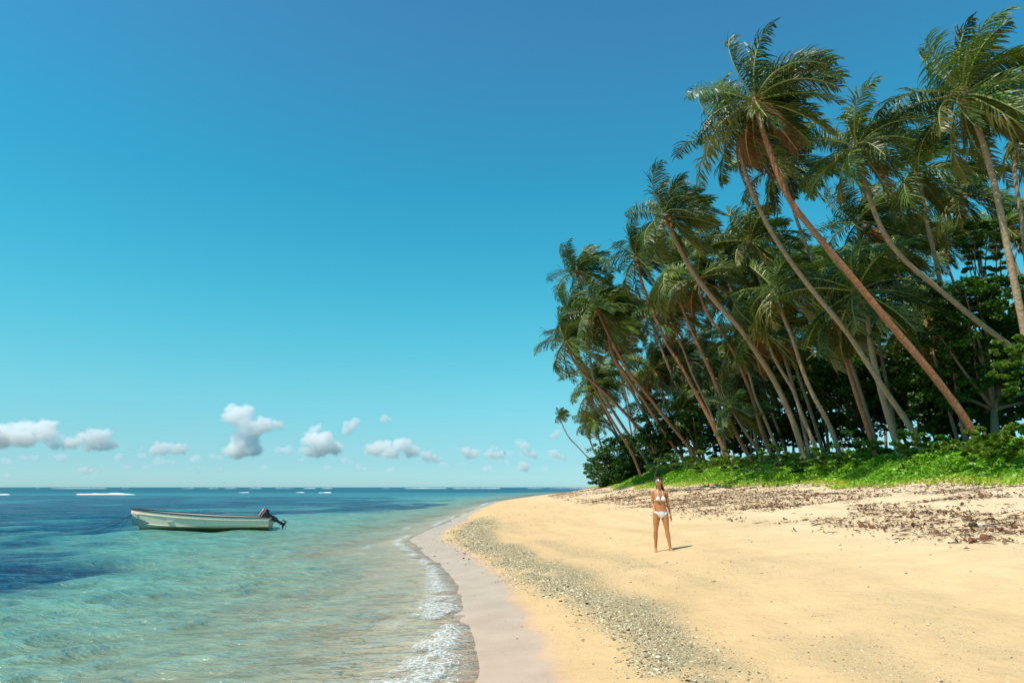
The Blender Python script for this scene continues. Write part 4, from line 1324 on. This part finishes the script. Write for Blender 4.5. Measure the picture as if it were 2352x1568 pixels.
# ------------------------------------------------------------------ boat
def skiff():
    """local: +x towards the stern, y across (near side negative), z up, origin amidships on the waterline"""
    L0 = 6.25
    pN = at(308, 1213, 31.9); pS = at(628, 1210, 32.9)
    a = math.atan2(pS.y - pN.y, pS.x - pN.x)
    mid = (pN + pS) / 2; mid.z = 0; mid.x -= 0.32; mid.z = 0.05
    nrm = Vector((-math.sin(a), math.cos(a), 0))
    root = empty("motor_boat", mid + nrm * 0.62, a)
    tag(root, "long cream open motor boat with a dark outboard moored in the shallows", "boat", None)
    b = NB("hull_paint")
    o = b.obj()
    n = b.noise(1.2, 4, vec=b.scale(o, (0.6, 1, 2.2)))
    z = b.node("ShaderNodeSeparateXYZ", {0: o}, out=2)
    n3 = b.noise(7, 5, 0.7, vec=b.scale(o, (1, 1, 0.25)))
    c = b.mix(b.ramp(n, [(0.35, 0), (0.7, 1)]), (0.93, 0.70, 0.52), (0.96, 0.75, 0.57))
    c = b.mix(b.math("MULTIPLY", b.ramp(n3, [(0.5, 0), (0.75, 1)]), 0.35), c, (0.42, 0.38, 0.25))
    c = b.mix(b.range(b.math("ADD", z, b.math("MULTIPLY", n3, 0.12)), 0.2, 0.04), c, (0.36, 0.30, 0.12))
    paint = b.done(b.principled(Base_Color=c, Roughness=0.42))
    black = simple("rubber_black", (0.015, 0.015, 0.018), 0.5)
    inner = simple("boat_inside", (0.55, 0.54, 0.48), 0.6)
    NS = 40
    xs_ = [-L0 / 2 + L0 * (i / (NS - 1)) for i in range(NS)]

    def prof(t):
        """t 0 bow .. 1 stern : list of (half width, z, stem offset)"""
        bw = 0.82 * (1 - (1 - min(1, t / 0.52)) ** 2.1) ** 0.8 * (1 - 0.10 * max(0, t - 0.6) / 0.4)
        bw = max(bw, 0.012)
        sheer = 0.45 + 0.40 * (1 - t) ** 1.8
        kn = sheer - (0.12 + 0.05 * (1 - t))
        ch = 0.06 + 0.20 * (1 - t) ** 2.5
        return [(bw * 0.985, sheer), (bw, kn), (bw * 0.945, kn - 0.03), (bw * (0.92 - 0.1 * (1 - t)), ch), (bw * 0.86, ch - 0.035), (0.0, -0.22)]

    def xoff(z, t, x):
        # raked stem: lower points of the bow lie further aft; slightly raked transom
        top = 0.89
        rk = 0.0
        if z < 0.66: rk = (0.66 - z) * 0.62
        return x + rk * (1 - t) ** 3 - (0.06 * (0.6 - z) if t > 0.97 else 0)

    V, F = [], []
    K = 6
    for sgn in (-1, 1):
        o_ = len(V)
        for i, x in enumerate(xs_):
            t = i / (NS - 1)
            for (w, z_) in prof(t):
                V.append((xoff(z_, t, x), sgn * w, z_))
        for i in range(NS - 1):
            for k in range(K - 1):
                q = (o_ + i * K + k, o_ + i * K + k + 1, o_ + (i + 1) * K + k + 1, o_ + (i + 1) * K + k)
                F.append(q if sgn < 0 else q[::-1])
    o2 = NS * K
    e = (NS - 1) * K
    for k in range(K - 1): F.append((e + k, e + k + 1, o2 + e + k + 1, o2 + e + k))       # transom
    for k in range(K - 1): F.append((k + 1, k, o2 + k, o2 + k + 1))                        # stem
    hull = link("hull", py_mesh("hull", V, F, paint, smooth=False), parent=root)
    # rubbing strip gunwale
    for sgn in (-1, 1):
        pts = [(x, sgn * (prof(i / (NS - 1))[0][0] + 0.012), prof(i / (NS - 1))[0][1] + 0.012) for i, x in enumerate(xs_)]
        V, F = tube(pts, [0.028] * NS, 6)
        link("gunwale", py_mesh("gunwale", V, F, black), parent=root)
    # inside liner
    V, F = [], []
    for sgn in (-1, 1):
        o_ = len(V)
        for i, x in enumerate(xs_):
            t = i / (NS - 1); w, z_ = prof(t)[0]
            V += [(x + 0.0, sgn * max(0.004, w - 0.03), z_ - 0.005), (x + 0.1 * (1 - t), sgn * max(0.002, (w - 0.03) * 0.8), 0.12)]
        for i in range(NS - 1):
            a_ = o_ + i * 2
            q = (a_, a_ + 2, a_ + 3, a_ + 1)
            F.append(q if sgn < 0 else q[::-1])
    for i in range(NS - 1): F.append((i * 2 + 1, i * 2 + 3, NS * 2 + i * 2 + 3, NS * 2 + i * 2 + 1))
    link("inner_liner", py_mesh("inner_liner", V, F, inner), parent=root)

    def box(x0, x1, y0, y1, z0, z1, bev=0.01):
        bm = bmesh.new()
        bmesh.ops.create_cube(bm, size=1)
        for v in bm.verts: v.co = Vector(((x0 + x1) / 2 + v.co.x * (x1 - x0), (y0 + y1) / 2 + v.co.y * (y1 - y0), (z0 + z1) / 2 + v.co.z * (z1 - z0)))
        bmesh.ops.bevel(bm, geom=bm.edges[:], offset=bev, segments=2, affect="EDGES")
        me = bpy.data.meshes.new("b"); bm.to_mesh(me); bm.free()
        return me
    for xx_ in (-1.2, 0.4, 2.0):
        m_ = box(xx_ - 0.14, xx_ + 0.14, -0.7, 0.7, 0.28, 0.32); m_.name = "thwart"
        link("thwart", m_, inner, parent=root)
    m_ = box(-2.85, -2.2, -0.26, 0.26, 0.62, 0.65); m_.name = "fore_deck"
    link("fore_deck", m_, paint, parent=root)
    # outboard, tilted up
    mot = empty("outboard_motor", (0, 0, 0)); mot.parent = root
    mot.location = (L0 / 2 - 0.02, 0.0, 0.40); mot.scale = (0.92, 0.92, 0.92)
    mo = NB("motor_paint")
    mpaint = mo.done(mo.principled(Base_Color=(0.012, 0.014, 0.028), Roughness=0.28))
    red = simple("decal_red", (0.55, 0.02, 0.02), 0.4, 0.05)
    white = simple("decal_white", (0.75, 0.75, 0.78), 0.4, 0.05)
    metal = simple("propeller_metal", (0.35, 0.3, 0.24), 0.35, 0.2, metal=0.7)
    TILT = R(-60)
    Rm = Matrix.Rotation(TILT, 4, "Y")

    # motor local: z up along the shaft, x aft; then tilted so that the leg swings up and aft
    def part(name, me, mat):
        me.transform(Rm)
        me.name = name
        return link(name, me, mat, parent=mot)
    # cowling: superellipsoid
    bm = bmesh.new()
    bmesh.ops.create_uvsphere(bm, u_segments=28, v_segments=18, radius=1)
    for v in bm.verts:
        f = lambda q, e_: math.copysign(abs(q) ** e_, q)
        x, y, z = f(v.co.x, 0.72), f(v.co.y, 0.75), f(v.co.z, 0.7)
        v.co = Vector((0.03 + x * 0.26 * (1 - 0.12 * z), y * 0.17, 0.46 + z * 0.21 - 0.03 * x))
    me = bpy.data.meshes.new("cowling"); bm.to_mesh(me); bm.free()
    me.polygons.foreach_set("use_smooth", [True] * len(me.polygons))
    cw = part("cowling", me, mpaint)
    # curved decal strips wrapped round the cowling side
    for (z0, z1, mt, nm) in ((0.50, 0.55, red, "red_stripe"), (0.575, 0.60, white, "white_stripe"), (0.45, 0.465, white, "white_stripe")):
        V, F = [], []
        n_ = 14
        for i in range(n_):
            th = R(-150) + R(120) * i / (n_ - 1)
            for zz in (z0, z1):
                zr = (zz - 0.46) / 0.21
                sc = (max(0.0, 1 - abs(zr) ** (2 / 0.7))) ** (0.7 / 2)
                f = lambda q, e_: math.copysign(abs(q) ** e_, q)
                V.append((0.03 + f(math.cos(th), 0.72) * 0.263 * sc * (1 - 0.12 * zr), f(math.sin(th), 0.75) * 0.176 * sc, zz + 0.03 * (1 - i / n_)))
        for i in range(n_ - 1): F.append((i * 2, i * 2 + 2, i * 2 + 3, i * 2 + 1))
        me = py_mesh(nm, V, F, mt)
        me.transform(Rm)
        o = link(nm, me, None, parent=mot)
    part("mid_section", box(-0.08, 0.16, -0.075, 0.075, -0.32, 0.30, 0.04), mpaint)
    part("clamp_bracket", box(-0.17, -0.03, -0.13, 0.13, -0.12, 0.16, 0.02), metal)
    part("drive_leg", box(-0.04, 0.10, -0.035, 0.035, -0.74, -0.28, 0.02), mpaint)
    part("cavitation_plate", box(-0.10, 0.26, -0.10, 0.10, -0.56, -0.54, 0.004), mpaint)
    V, F = tube([(-0.17, 0, -0.72), (-0.08, 0, -0.72), (0.08, 0, -0.72), (0.2, 0, -0.72)], [0.01, 0.05, 0.055, 0.035], 12)
    part("gear_case", py_mesh("gear_case", V, F, mpaint), None)
    V, F = [], []
    for k in range(3):
        a_ = k * 2.094
        o_ = len(V)
        for (rr, tw, wd_) in ((0.03, 0.9, 0.05), (0.08, 0.8, 0.075), (0.125, 0.6, 0.07), (0.15, 0.5, 0.03)):
            for sg in (-1, 1):
                aa = a_ + sg * wd_ / max(rr, 0.05) * math.cos(tw)
                V.append((0.22 + sg * wd_ * math.sin(tw), math.cos(aa) * rr, -0.72 + math.sin(aa) * rr))
        for i in range(3): F.append((o_ + i * 2, o_ + i * 2 + 1, o_ + i * 2 + 3, o_ + i * 2 + 2))
    part("propeller", py_mesh("propeller", V, F, metal), None)
    V, F = tube([(-0.15, 0, -0.735), (-0.12, 0, -0.86), (0.02, 0, -0.88), (0.08, 0, -0.76)], [0.012, 0.014, 0.014, 0.012], 6)
    part("skeg", py_mesh("skeg", V, F, mpaint), None)
    V, F = tube([(-0.15, 0.05, 0.33), (-0.45, 0.08, 0.36), (-0.62, 0.08, 0.37)], [0.03, 0.022, 0.028], 8)
    part("tiller", py_mesh("tiller", V, F, mpaint), None)
    # mooring lines from the stem
    ropem = simple("rope", (0.06, 0.07, 0.07), 0.9)
    q0 = Vector((-L0 / 2 + 0.05, 0, 0.62))
    V, F = [], []
    for tgt, sag in ((Vector((-5.4, -1.6, -0.05)), 0.18), (Vector((-4.35, -1.0, -0.15)), 0.1), (Vector((-3.55, -0.15, -0.2)), 0.0)):
        pts = []
        for i in range(12):
            t = i / 11
            p = q0.lerp(tgt, t); p.z -= sag * math.sin(math.pi * t) + (0.05 if i % 3 == 1 else 0) * 0.3
            pts.append(p)
        v_, f_ = tube(pts, [0.010] * 12, 5)
        o_ = len(V); V += v_; F += [tuple(i + o_ for i in f) for f in f_]
    link("mooring_rope", py_mesh("mooring_rope", V, F, ropem), parent=root)
    return root


skiff()

# ------------------------------------------------------------------ person
def person():
    foot = ground_at(1521, 1266)
    PXM = FPX / foot.y
    root = empty("person", foot)
    tag(root, "woman in a white bikini and sunglasses standing on the open sand, looking to the sea", "person")
    prim = []

    def cap(a, b_, r0, r1=None, n=14):
        r1 = r0 if r1 is None else r1
        a, b_ = Vector(a), Vector(b_)
        d = (b_ - a)
        Ln = d.length; d.normalize()
        pts, rads = [], []
        for k in range(5):
            t = math.pi / 2 * (1 - k / 4)
            pts.append(a - d * r0 * math.sin(t)); rads.append(max(1e-4, r0 * math.cos(t)))
        for k in range(1, 5):
            t = math.pi / 2 * k / 4
            if k == 1:
                pts.append(b_); rads.append(r1)
            pts.append(b_ + d * r1 * math.sin(t)); rads.append(max(1e-4, r1 * math.cos(t)))
        prim.append(tube(pts, rads, n))

    def ell(c, rx, ry, rz, rot=None):
        bm = bmesh.new()
        bmesh.ops.create_uvsphere(bm, u_segments=20, v_segments=12, radius=1)
        Mx = Matrix.Translation(Vector(c)) @ (rot or Matrix.Identity(4)) @ Matrix.Diagonal((rx, ry, rz, 1))
        bm.transform(Mx)
        bm.verts.index_update()
        prim.append(([v.co.copy() for v in bm.verts], [tuple(v.index for v in f.verts) for f in bm.faces])); bm.free()

    def chain(pts, rads):
        for i in range(len(pts) - 1): cap(pts[i], pts[i + 1], rads[i], rads[i + 1])
    # x: + = picture right, y: - = towards the camera
    hd = Vector((-0.012, -0.005, 1.56))
    # torso as stacked ellipse slices (lofted)
    sl = [(0.76, 0.010, 0.075, 0.075, 0.0), (0.80, 0.006, 0.14, 0.10, 0.015), (0.85, 0.003, 0.168, 0.115, 0.02), (0.90, 0.0, 0.168, 0.112, 0.018), (0.95, -0.001, 0.152, 0.098, 0.01),
          (1.00, -0.002, 0.136, 0.086, 0.0), (1.05, -0.002, 0.127, 0.082, -0.003), (1.10, -0.003, 0.128, 0.084, -0.003), (1.16, -0.004, 0.138, 0.092, 0.0),
          (1.22, -0.005, 0.148, 0.095, 0.005), (1.28, -0.006, 0.155, 0.09, 0.01), (1.325, -0.008, 0.150, 0.076, 0.014), (1.355, -0.01, 0.11, 0.06, 0.016), (1.375, -0.01, 0.07, 0.05, 0.015)]
    V, F = [], []
    ns = 28
    for (z, cx_, rx, ry, cy_) in sl:
        for k in range(ns):
            t = 2 * math.pi * k / ns
            V.append(Vector((cx_ + rx * math.cos(t), cy_ + ry * math.sin(t), z)))
    for i in range(len(sl) - 1):
        for k in range(ns): F.append((i * ns + k, i * ns + (k + 1) % ns, (i + 1) * ns + (k + 1) % ns, (i + 1) * ns + k))
    F.append(tuple(range(ns))[::-1]); F.append(tuple((len(sl) - 1) * ns + k for k in range(ns)))
    prim.append((V, F))
    # bust, buttocks, neck, shoulders
    ell((-0.066, -0.085, 1.185), 0.056, 0.045, 0.055); ell((0.062, -0.085, 1.185), 0.056, 0.045, 0.055)
    ell((-0.07, 0.07, 0.865), 0.085, 0.075, 0.085); ell((0.075, 0.07, 0.865), 0.085, 0.075, 0.085)
    chain([(-0.008, 0.022, 1.34), (-0.008, 0.012, 1.40), (-0.012, 0.006, 1.475)], [0.058, 0.048, 0.047])
    chain([(-0.02, 0.02, 1.365), (-0.115, 0.018, 1.338), (-0.168, 0.012, 1.318)], [0.045, 0.042, 0.046])
    chain([(0.0, 0.02, 1.365), (0.10, 0.018, 1.335), (0.152, 0.012, 1.31)], [0.045, 0.042, 0.046])
    # head: skull, jaw, turned to picture left and slightly up
    hr = Matrix.Rotation(R(-32), 4, "Z") @ Matrix.Rotation(R(-6), 4, "X")
    def H(x, y, z): return hd + (hr @ Vector((x, y, z)))
    ell(H(0, 0.012, 0.025), 0.073, 0.092, 0.087, hr); ell(H(0, -0.022, -0.035), 0.054, 0.062, 0.066, hr); ell(H(0, -0.052, -0.085), 0.026, 0.026, 0.02, hr)
    chain([H(0, -0.085, 0.018), H(0, -0.102, -0.018)], [0.010, 0.013])          # nose
    ell(H(0, -0.085, -0.05), 0.022, 0.009, 0.010, hr)                           # lips
    for sx in (-1, 1):
        ell(H(sx * 0.03, -0.076, 0.012), 0.014, 0.01, 0.010, hr)                # eyes
        ell(H(sx * 0.074, 0.012, -0.005), 0.008, 0.018, 0.03, hr)               # ears
        ell(H(sx * 0.038, -0.06, -0.02), 0.02, 0.02, 0.02, hr)                  # cheeks

    # legs (weight on the picture-right leg, the other one a little behind)
    RH, LH = (-0.088, 0.01, 0.84), (0.092, 0.01, 0.84)
    RK, LK = (-0.122, 0.03, 0.47), (0.128, -0.03, 0.48)
    RA, LA = (-0.118, 0.12, 0.075), (0.178, -0.06, 0.07)
    def leg(h, k, a, toe, heel):
        h, k, a = Vector(h), Vector(k), Vector(a)
        chain([h, h.lerp(k, 0.25), h.lerp(k, 0.6), h.lerp(k, 0.92), k], [0.088, 0.086, 0.068, 0.05, 0.049])
        calf = k.lerp(a, 0.3) + Vector((0, 0.016, 0))
        chain([k, calf, k.lerp(a, 0.65), a], [0.047, 0.053, 0.037, 0.029])
        toe, heel = Vector(toe), Vector(heel)
        chain([a, heel], [0.03, 0.026])
        bl = heel.lerp(toe, 0.72)
        chain([heel, heel.lerp(toe, 0.45) + Vector((0, 0, 0.012)), bl], [0.025, 0.024, 0.022])
        cap(a, heel.lerp(toe, 0.5) + Vector((0, 0, 0.012)), 0.028, 0.022)
        f = (toe - heel).normalized(); sd_ = Vector((f.y, -f.x, 0))
        for q in range(5):
            o_ = sd_ * (q - 2) * 0.016
            cap(bl + o_ * 0.9, bl + o_ * 1.05 + f * (0.055 - 0.005 * q if a.x < 0 else 0.035 + 0.005 * q) - Vector((0, 0, 0.008)), 0.010, 0.008, 8)
    leg(RH, RK, RA, (-0.135, -0.01, 0.018), (-0.116, 0.155, 0.03))
    leg(LH, LK, LA, (0.262, -0.205, 0.018), (0.165, -0.03, 0.03))

    # arms with hands
    def hand(w, d, n_out, thumb, curl):
        """w wrist, d direction of hand, n_out palm normal, thumb side vector"""
        w, d, n_out, thumb = Vector(w), Vector(d).normalized(), Vector(n_out).normalized(), Vector(thumb).normalized()
        pc = w + d * 0.045
        for q in range(4):
            o_ = thumb * (0.026 - q * 0.0175)
            cap(w + d * 0.012 + o_ * 0.6, w + d * 0.082 + o_, 0.013, 0.0105, 10)
            Ls = [0.040, 0.045, 0.041, 0.032][q]
            a_ = w + d * 0.084 + o_
            dd1 = (d + n_out * curl * 0.35).normalized(); dd2 = (d + n_out * curl).normalized()
            m1 = a_ + dd1 * Ls; m2 = m1 + dd2 * Ls * 0.85
            cap(a_, m1, 0.0095, 0.0085, 8); cap(m1, m2, 0.0085, 0.007, 8)
        t0 = w + d * 0.02 + thumb * 0.024
        t1 = t0 + (d * 0.7 + thumb * 0.6 + n_out * 0.3).normalized() * 0.042
        t2 = t1 + (d * 0.95 + thumb * 0.2 + n_out * 0.3).normalized() * 0.034
        cap(t0, t1, 0.013, 0.0105, 8); cap(t1, t2, 0.0105, 0.0085, 8)
    rs, re, rw = Vector((-0.172, 0.012, 1.312)), Vector((-0.172, 0.015, 1.075)), Vector((-0.148, -0.12, 0.905))
    chain([rs, rs.lerp(re, 0.45), re], [0.044, 0.036, 0.031]); chain([re, re.lerp(rw, 0.3), rw], [0.031, 0.032, 0.021])
    hand(rw, (0.12, -0.3, -0.9), (0.9, 0.2, 0.1), (0.2, -0.9, 0.3), 0.7)
    ls, le, lw = Vector((0.158, 0.012, 1.305)), Vector((0.186, 0.035, 1.06)), Vector((0.226, -0.01, 0.835))
    chain([ls, ls.lerp(le, 0.45), le], [0.044, 0.036, 0.031]); chain([le, le.lerp(lw, 0.3), lw], [0.031, 0.032, 0.021])
    hand(lw, (0.12, -0.05, -0.98), (-0.75, -0.55, 0), (-0.5, -0.8, 0), 0.55)

    V, F = [], []
    for v_, f_ in prim:
        o_ = len(V); V += v_; F += [tuple(i + o_ for i in f) for f in f_]
    me0 = bpy.data.meshes.new("tmp"); me0.from_pydata([tuple(v) for v in V], [], F)
    tmp = bpy.data.objects.new("tmp", me0); COL.objects.link(tmp)
    md = tmp.modifiers.new("r", "REMESH"); md.mode = "VOXEL"; md.voxel_size = 0.0048; md.use_smooth_shade = True
    ms = tmp.modifiers.new("s", "SMOOTH"); ms.factor = 0.5; ms.iterations = 4
    me = bpy.data.meshes.new_from_object(tmp.evaluated_get(bpy.context.evaluated_depsgraph_get()))
    bpy.data.objects.remove(tmp)
    me.name = "body"
    b = NB("skin")
    n = b.noise(6, 3, vec=b.obj())
    c = b.mix(n, (0.46, 0.175, 0.06), (0.55, 0.23, 0.085))
    M["skin"] = b.done(b.principled(Base_Color=c, Roughness=0.42, Specular_IOR_Level=0.45, Subsurface_Weight=0.08, Subsurface_Radius=(0.02, 0.008, 0.004), Subsurface_Scale=0.5))
    me.materials.clear(); me.materials.append(M["skin"])
    me.polygons.foreach_set("use_smooth", [True] * len(me.polygons))
    body = link("body", me, parent=root)
    cloth = simple("bikini_white", (0.83, 0.81, 0.80), 0.7, 0.04, 60)

    def cloth_from(name, planes_list, off=0.005, col=cloth):
        """planes_list: groups of (co, no) half spaces; keep skin where inside ALL planes of a group"""
        allbm = bmesh.new()
        for planes in planes_list:
            bm = bmesh.new(); bm.from_mesh(me)
            for co_, no_ in planes:
                bmesh.ops.bisect_plane(bm, geom=bm.verts[:] + bm.edges[:] + bm.faces[:], plane_co=Vector(co_), plane_no=Vector(no_).normalized(), clear_outer=True)
            bm.normal_update()
            for v in bm.verts: v.co += v.normal * off
            t_ = bpy.data.meshes.new("t"); bm.to_mesh(t_); bm.free()
            allbm.from_mesh(t_)
        o_ = bpy.data.meshes.new(name); allbm.to_mesh(o_); allbm.free()
        o_.materials.clear(); o_.materials.append(col)
        o_.polygons.foreach_set("use_smooth", [True] * len(o_.polygons))
        return link(name, o_, None, parent=root)
    front = ((0, -0.02, 0), (0, 1, 0))
    arml = ((-0.131, 0, 1.2), (-1, 0, 0)); armr = ((0.125, 0, 1.2), (1, 0, 0))
    groups = []
    for cx_, ax in ((-0.066, -0.062), (0.062, 0.055)):
        # triangle cup: bottom z 1.148, apex near (ax,1.262)
        for_ = []
        apex = Vector((ax, 0, 1.268)); bl = Vector((cx_ - 0.066, 0, 1.148)); br = Vector((cx_ + 0.058, 0, 1.148))
        def side(p, q, inside):
            d_ = (q - p); n_ = Vector((d_.z, 0, -d_.x)).normalized()
            if (inside - p).dot(n_) > 0: n_ = -n_
            return (p, n_)
        ins = Vector((cx_, 0, 1.185))
        groups.append([front, side(apex, bl, ins), side(apex, br, ins), ((0, 0, 1.148), (0, 0, -1))])
    band = [((0, 0, 1.156), (0, 0, 1)), ((0, 0, 1.143), (0, 0, -1)), ((-0.148, 0, 0), (-1, 0, 0)), ((0.146, 0, 0), (1, 0, 0))]
    groups.append(band)
    top = cloth_from("bikini_top", groups, 0.006)
    # halter straps
    V, F = [], []
    for sx, a_ in ((-1, (-0.062, -0.108, 1.262)), (1, (0.055, -0.108, 1.262))):
        v_, f_ = tube(catmull([a_, (sx * 0.058, -0.082, 1.31), (sx * 0.055 - 0.006, -0.04, 1.37), (sx * 0.045 - 0.008, 0.03, 1.405)], 10), [0.0055] * 10, 6)
        o_ = len(V); V += v_; F += [tuple(i + o_ for i in f) for f in f_]
    link("halter_strap", py_mesh("halter_strap", V, F, cloth), parent=root)
    zt = 0.905
    tri = [[front, ((-0.155, 0, zt), (0.0, 0, 1)), ((-0.150, 0, zt - 0.03), (-0.110, 0, -0.13)), ((0.152, 0, zt - 0.03), (0.110, 0, -0.13))],
           [((0, 0.0, 0), (0, -1, 0)), ((0, 0, zt - 0.01), (0, 0, 1)), ((-0.165, 0, zt - 0.07), (-0.09, 0, -0.10)), ((0.165, 0, zt - 0.07), (0.09, 0, -0.10))],
           [((0, 0, zt), (0, 0, 1)), ((0, 0, zt - 0.02), (0, 0, -1)), ((-0.172, 0, 0), (-1, 0, 0)), ((0.176, 0, 0), (1, 0, 0)), ((0, -0.09, 0), (0, -1, 0))]]
    cloth_from("bikini_bottom", tri, 0.005)
    # hair: cap over the skull and a long fall behind the picture-right shoulder
    prim2 = []
    prim.clear()
    ell(H(0, 0.03, 0.045), 0.081, 0.092, 0.082, hr); ell(H(0, 0.055, -0.01), 0.074, 0.06, 0.09, hr)
    ell(H(-0.03, -0.035, 0.092), 0.045, 0.05, 0.02, hr); ell(H(0.03, -0.035, 0.092), 0.045, 0.05, 0.02, hr)
    st = [(0.03, 0.075, 1.56), (0.065, 0.07, 1.46), (0.085, 0.05, 1.38), (0.095, 0.01, 1.30), (0.11, -0.045, 1.24)]
    rr_ = random.Random(4)
    for k in range(9):
        o_ = Vector((rr_.uniform(-0.03, 0.03), rr_.uniform(-0.02, 0.02), rr_.uniform(-0.02, 0.02)))
        pts = catmull([Vector(p) + o_ * (0.5 + i * 0.2) for i, p in enumerate(st)], 9)
        pts = pts[: rr_.choice([7, 8, 9, 9])]
        chain(pts, [0.03 - 0.0022 * i for i in range(len(pts))])
    for k in range(5):
        chain(catmull([(-0.03 + 0.02 * k, 0.085, 1.55), (-0.03 + 0.028 * k, 0.09, 1.42), (-0.02 + 0.03 * k, 0.115, 1.28), (-0.01 + 0.03 * k, 0.12, 1.17)], 7), [0.03, 0.03, 0.028, 0.025, 0.022, 0.018, 0.012])
    V, F = [], []
    for v_, f_ in prim:
        o_ = len(V); V += v_; F += [tuple(i + o_ for i in f) for f in f_]
    me0 = bpy.data.meshes.new("tmp"); me0.from_pydata([tuple(v) for v in V], [], F)
    tmp = bpy.data.objects.new("tmp", me0); COL.objects.link(tmp)
    md = tmp.modifiers.new("r", "REMESH"); md.mode = "VOXEL"; md.voxel_size = 0.006
    ms = tmp.modifiers.new("s", "SMOOTH"); ms.factor = 0.5; ms.iterations = 2
    mh = bpy.data.meshes.new_from_object(tmp.evaluated_get(bpy.context.evaluated_depsgraph_get()))
    bpy.data.objects.remove(tmp)
    # keep the face free: drop hair in front of the hairline
    bm = bmesh.new(); bm.from_mesh(mh)
    inv = hr.to_3x3().inverted()
    kill = []
    for f in bm.faces:
        q = inv @ (f.calc_center_median() - hd)
        if q.y < -0.03 and q.z < 0.062 and q.z > -0.13 and abs(q.x) < 0.085: kill.append(f)
    bmesh.ops.delete(bm, geom=kill, context="FACES")
    bm.to_mesh(mh); bm.free()
    b = NB("hair")
    hn = b.noise(60, 3, vec=b.scale(b.obj(), (1, 1, 0.08)))
    mat = b.done(b.principled(Base_Color=b.ramp(hn, [(0.35, (0.05, 0.018, 0.007)), (0.7, (0.19, 0.075, 0.03))]), Roughness=0.6, Specular_IOR_Level=0.25, Normal=b.bump(hn, 0.6, 0.01)))
    mh.materials.clear(); mh.materials.append(mat); mh.name = "hair"
    mh.polygons.foreach_set("use_smooth", [True] * len(mh.polygons))
    link("hair", mh, None, parent=root)
    # sunglasses
    lens = simple("mirror_lens", (0.42, 0.40, 0.40), 0.15, 0.1, metal=0.7)
    frame = simple("glasses_frame", (0.7, 0.68, 0.62), 0.3)
    sg = empty("sunglasses", (0, 0, 0)); sg.parent = root
    for sx in (-1, 1):
        bm = bmesh.new()
        bmesh.ops.create_uvsphere(bm, u_segments=16, v_segments=8, radius=1)
        bm.transform(Matrix.Translation(H(sx * 0.031, -0.090, 0.013)) @ hr @ Matrix.Rotation(sx * 0.22, 4, "Z") @ Matrix.Diagonal((0.027, 0.005, 0.021, 1)))
        me_ = bpy.data.meshes.new("lens"); bm.to_mesh(me_); bm.free()
        me_.polygons.foreach_set("use_smooth", [True] * len(me_.polygons))
        link("lens", me_, lens, parent=sg)
        v_, f_ = tube([H(sx * 0.056, -0.082, 0.02), H(sx * 0.073, -0.04, 0.018), H(sx * 0.078, 0.01, 0.01)], [0.0025] * 3, 6)
        link("temple", py_mesh("temple", v_, f_, frame), parent=sg)
    v_, f_ = tube([H(-0.01, -0.095, 0.02), H(0.0, -0.098, 0.022), H(0.01, -0.095, 0.02)], [0.0025] * 3, 6)
    link("bridge", py_mesh("bridge", v_, f_, frame), parent=sg)
    # mouth
    v_, f_ = tube([H(-0.02, -0.0885, -0.047), H(-0.008, -0.0965, -0.051), H(0.008, -0.0965, -0.051), H(0.02, -0.0885, -0.047)], [0.003, 0.0045, 0.0045, 0.003], 6)
    link("mouth", py_mesh("mouth", v_, f_, simple("lips", (0.75, 0.42, 0.36), 0.4)), parent=root)
    sc = 164 / PXM / 1.70
    print("person dist", foot.y, "z", foot.z, "scale", sc)
    root.scale = (sc, sc, sc)
    root.location.z -= 0.012


person()
print("objects", len(bpy.data.objects))
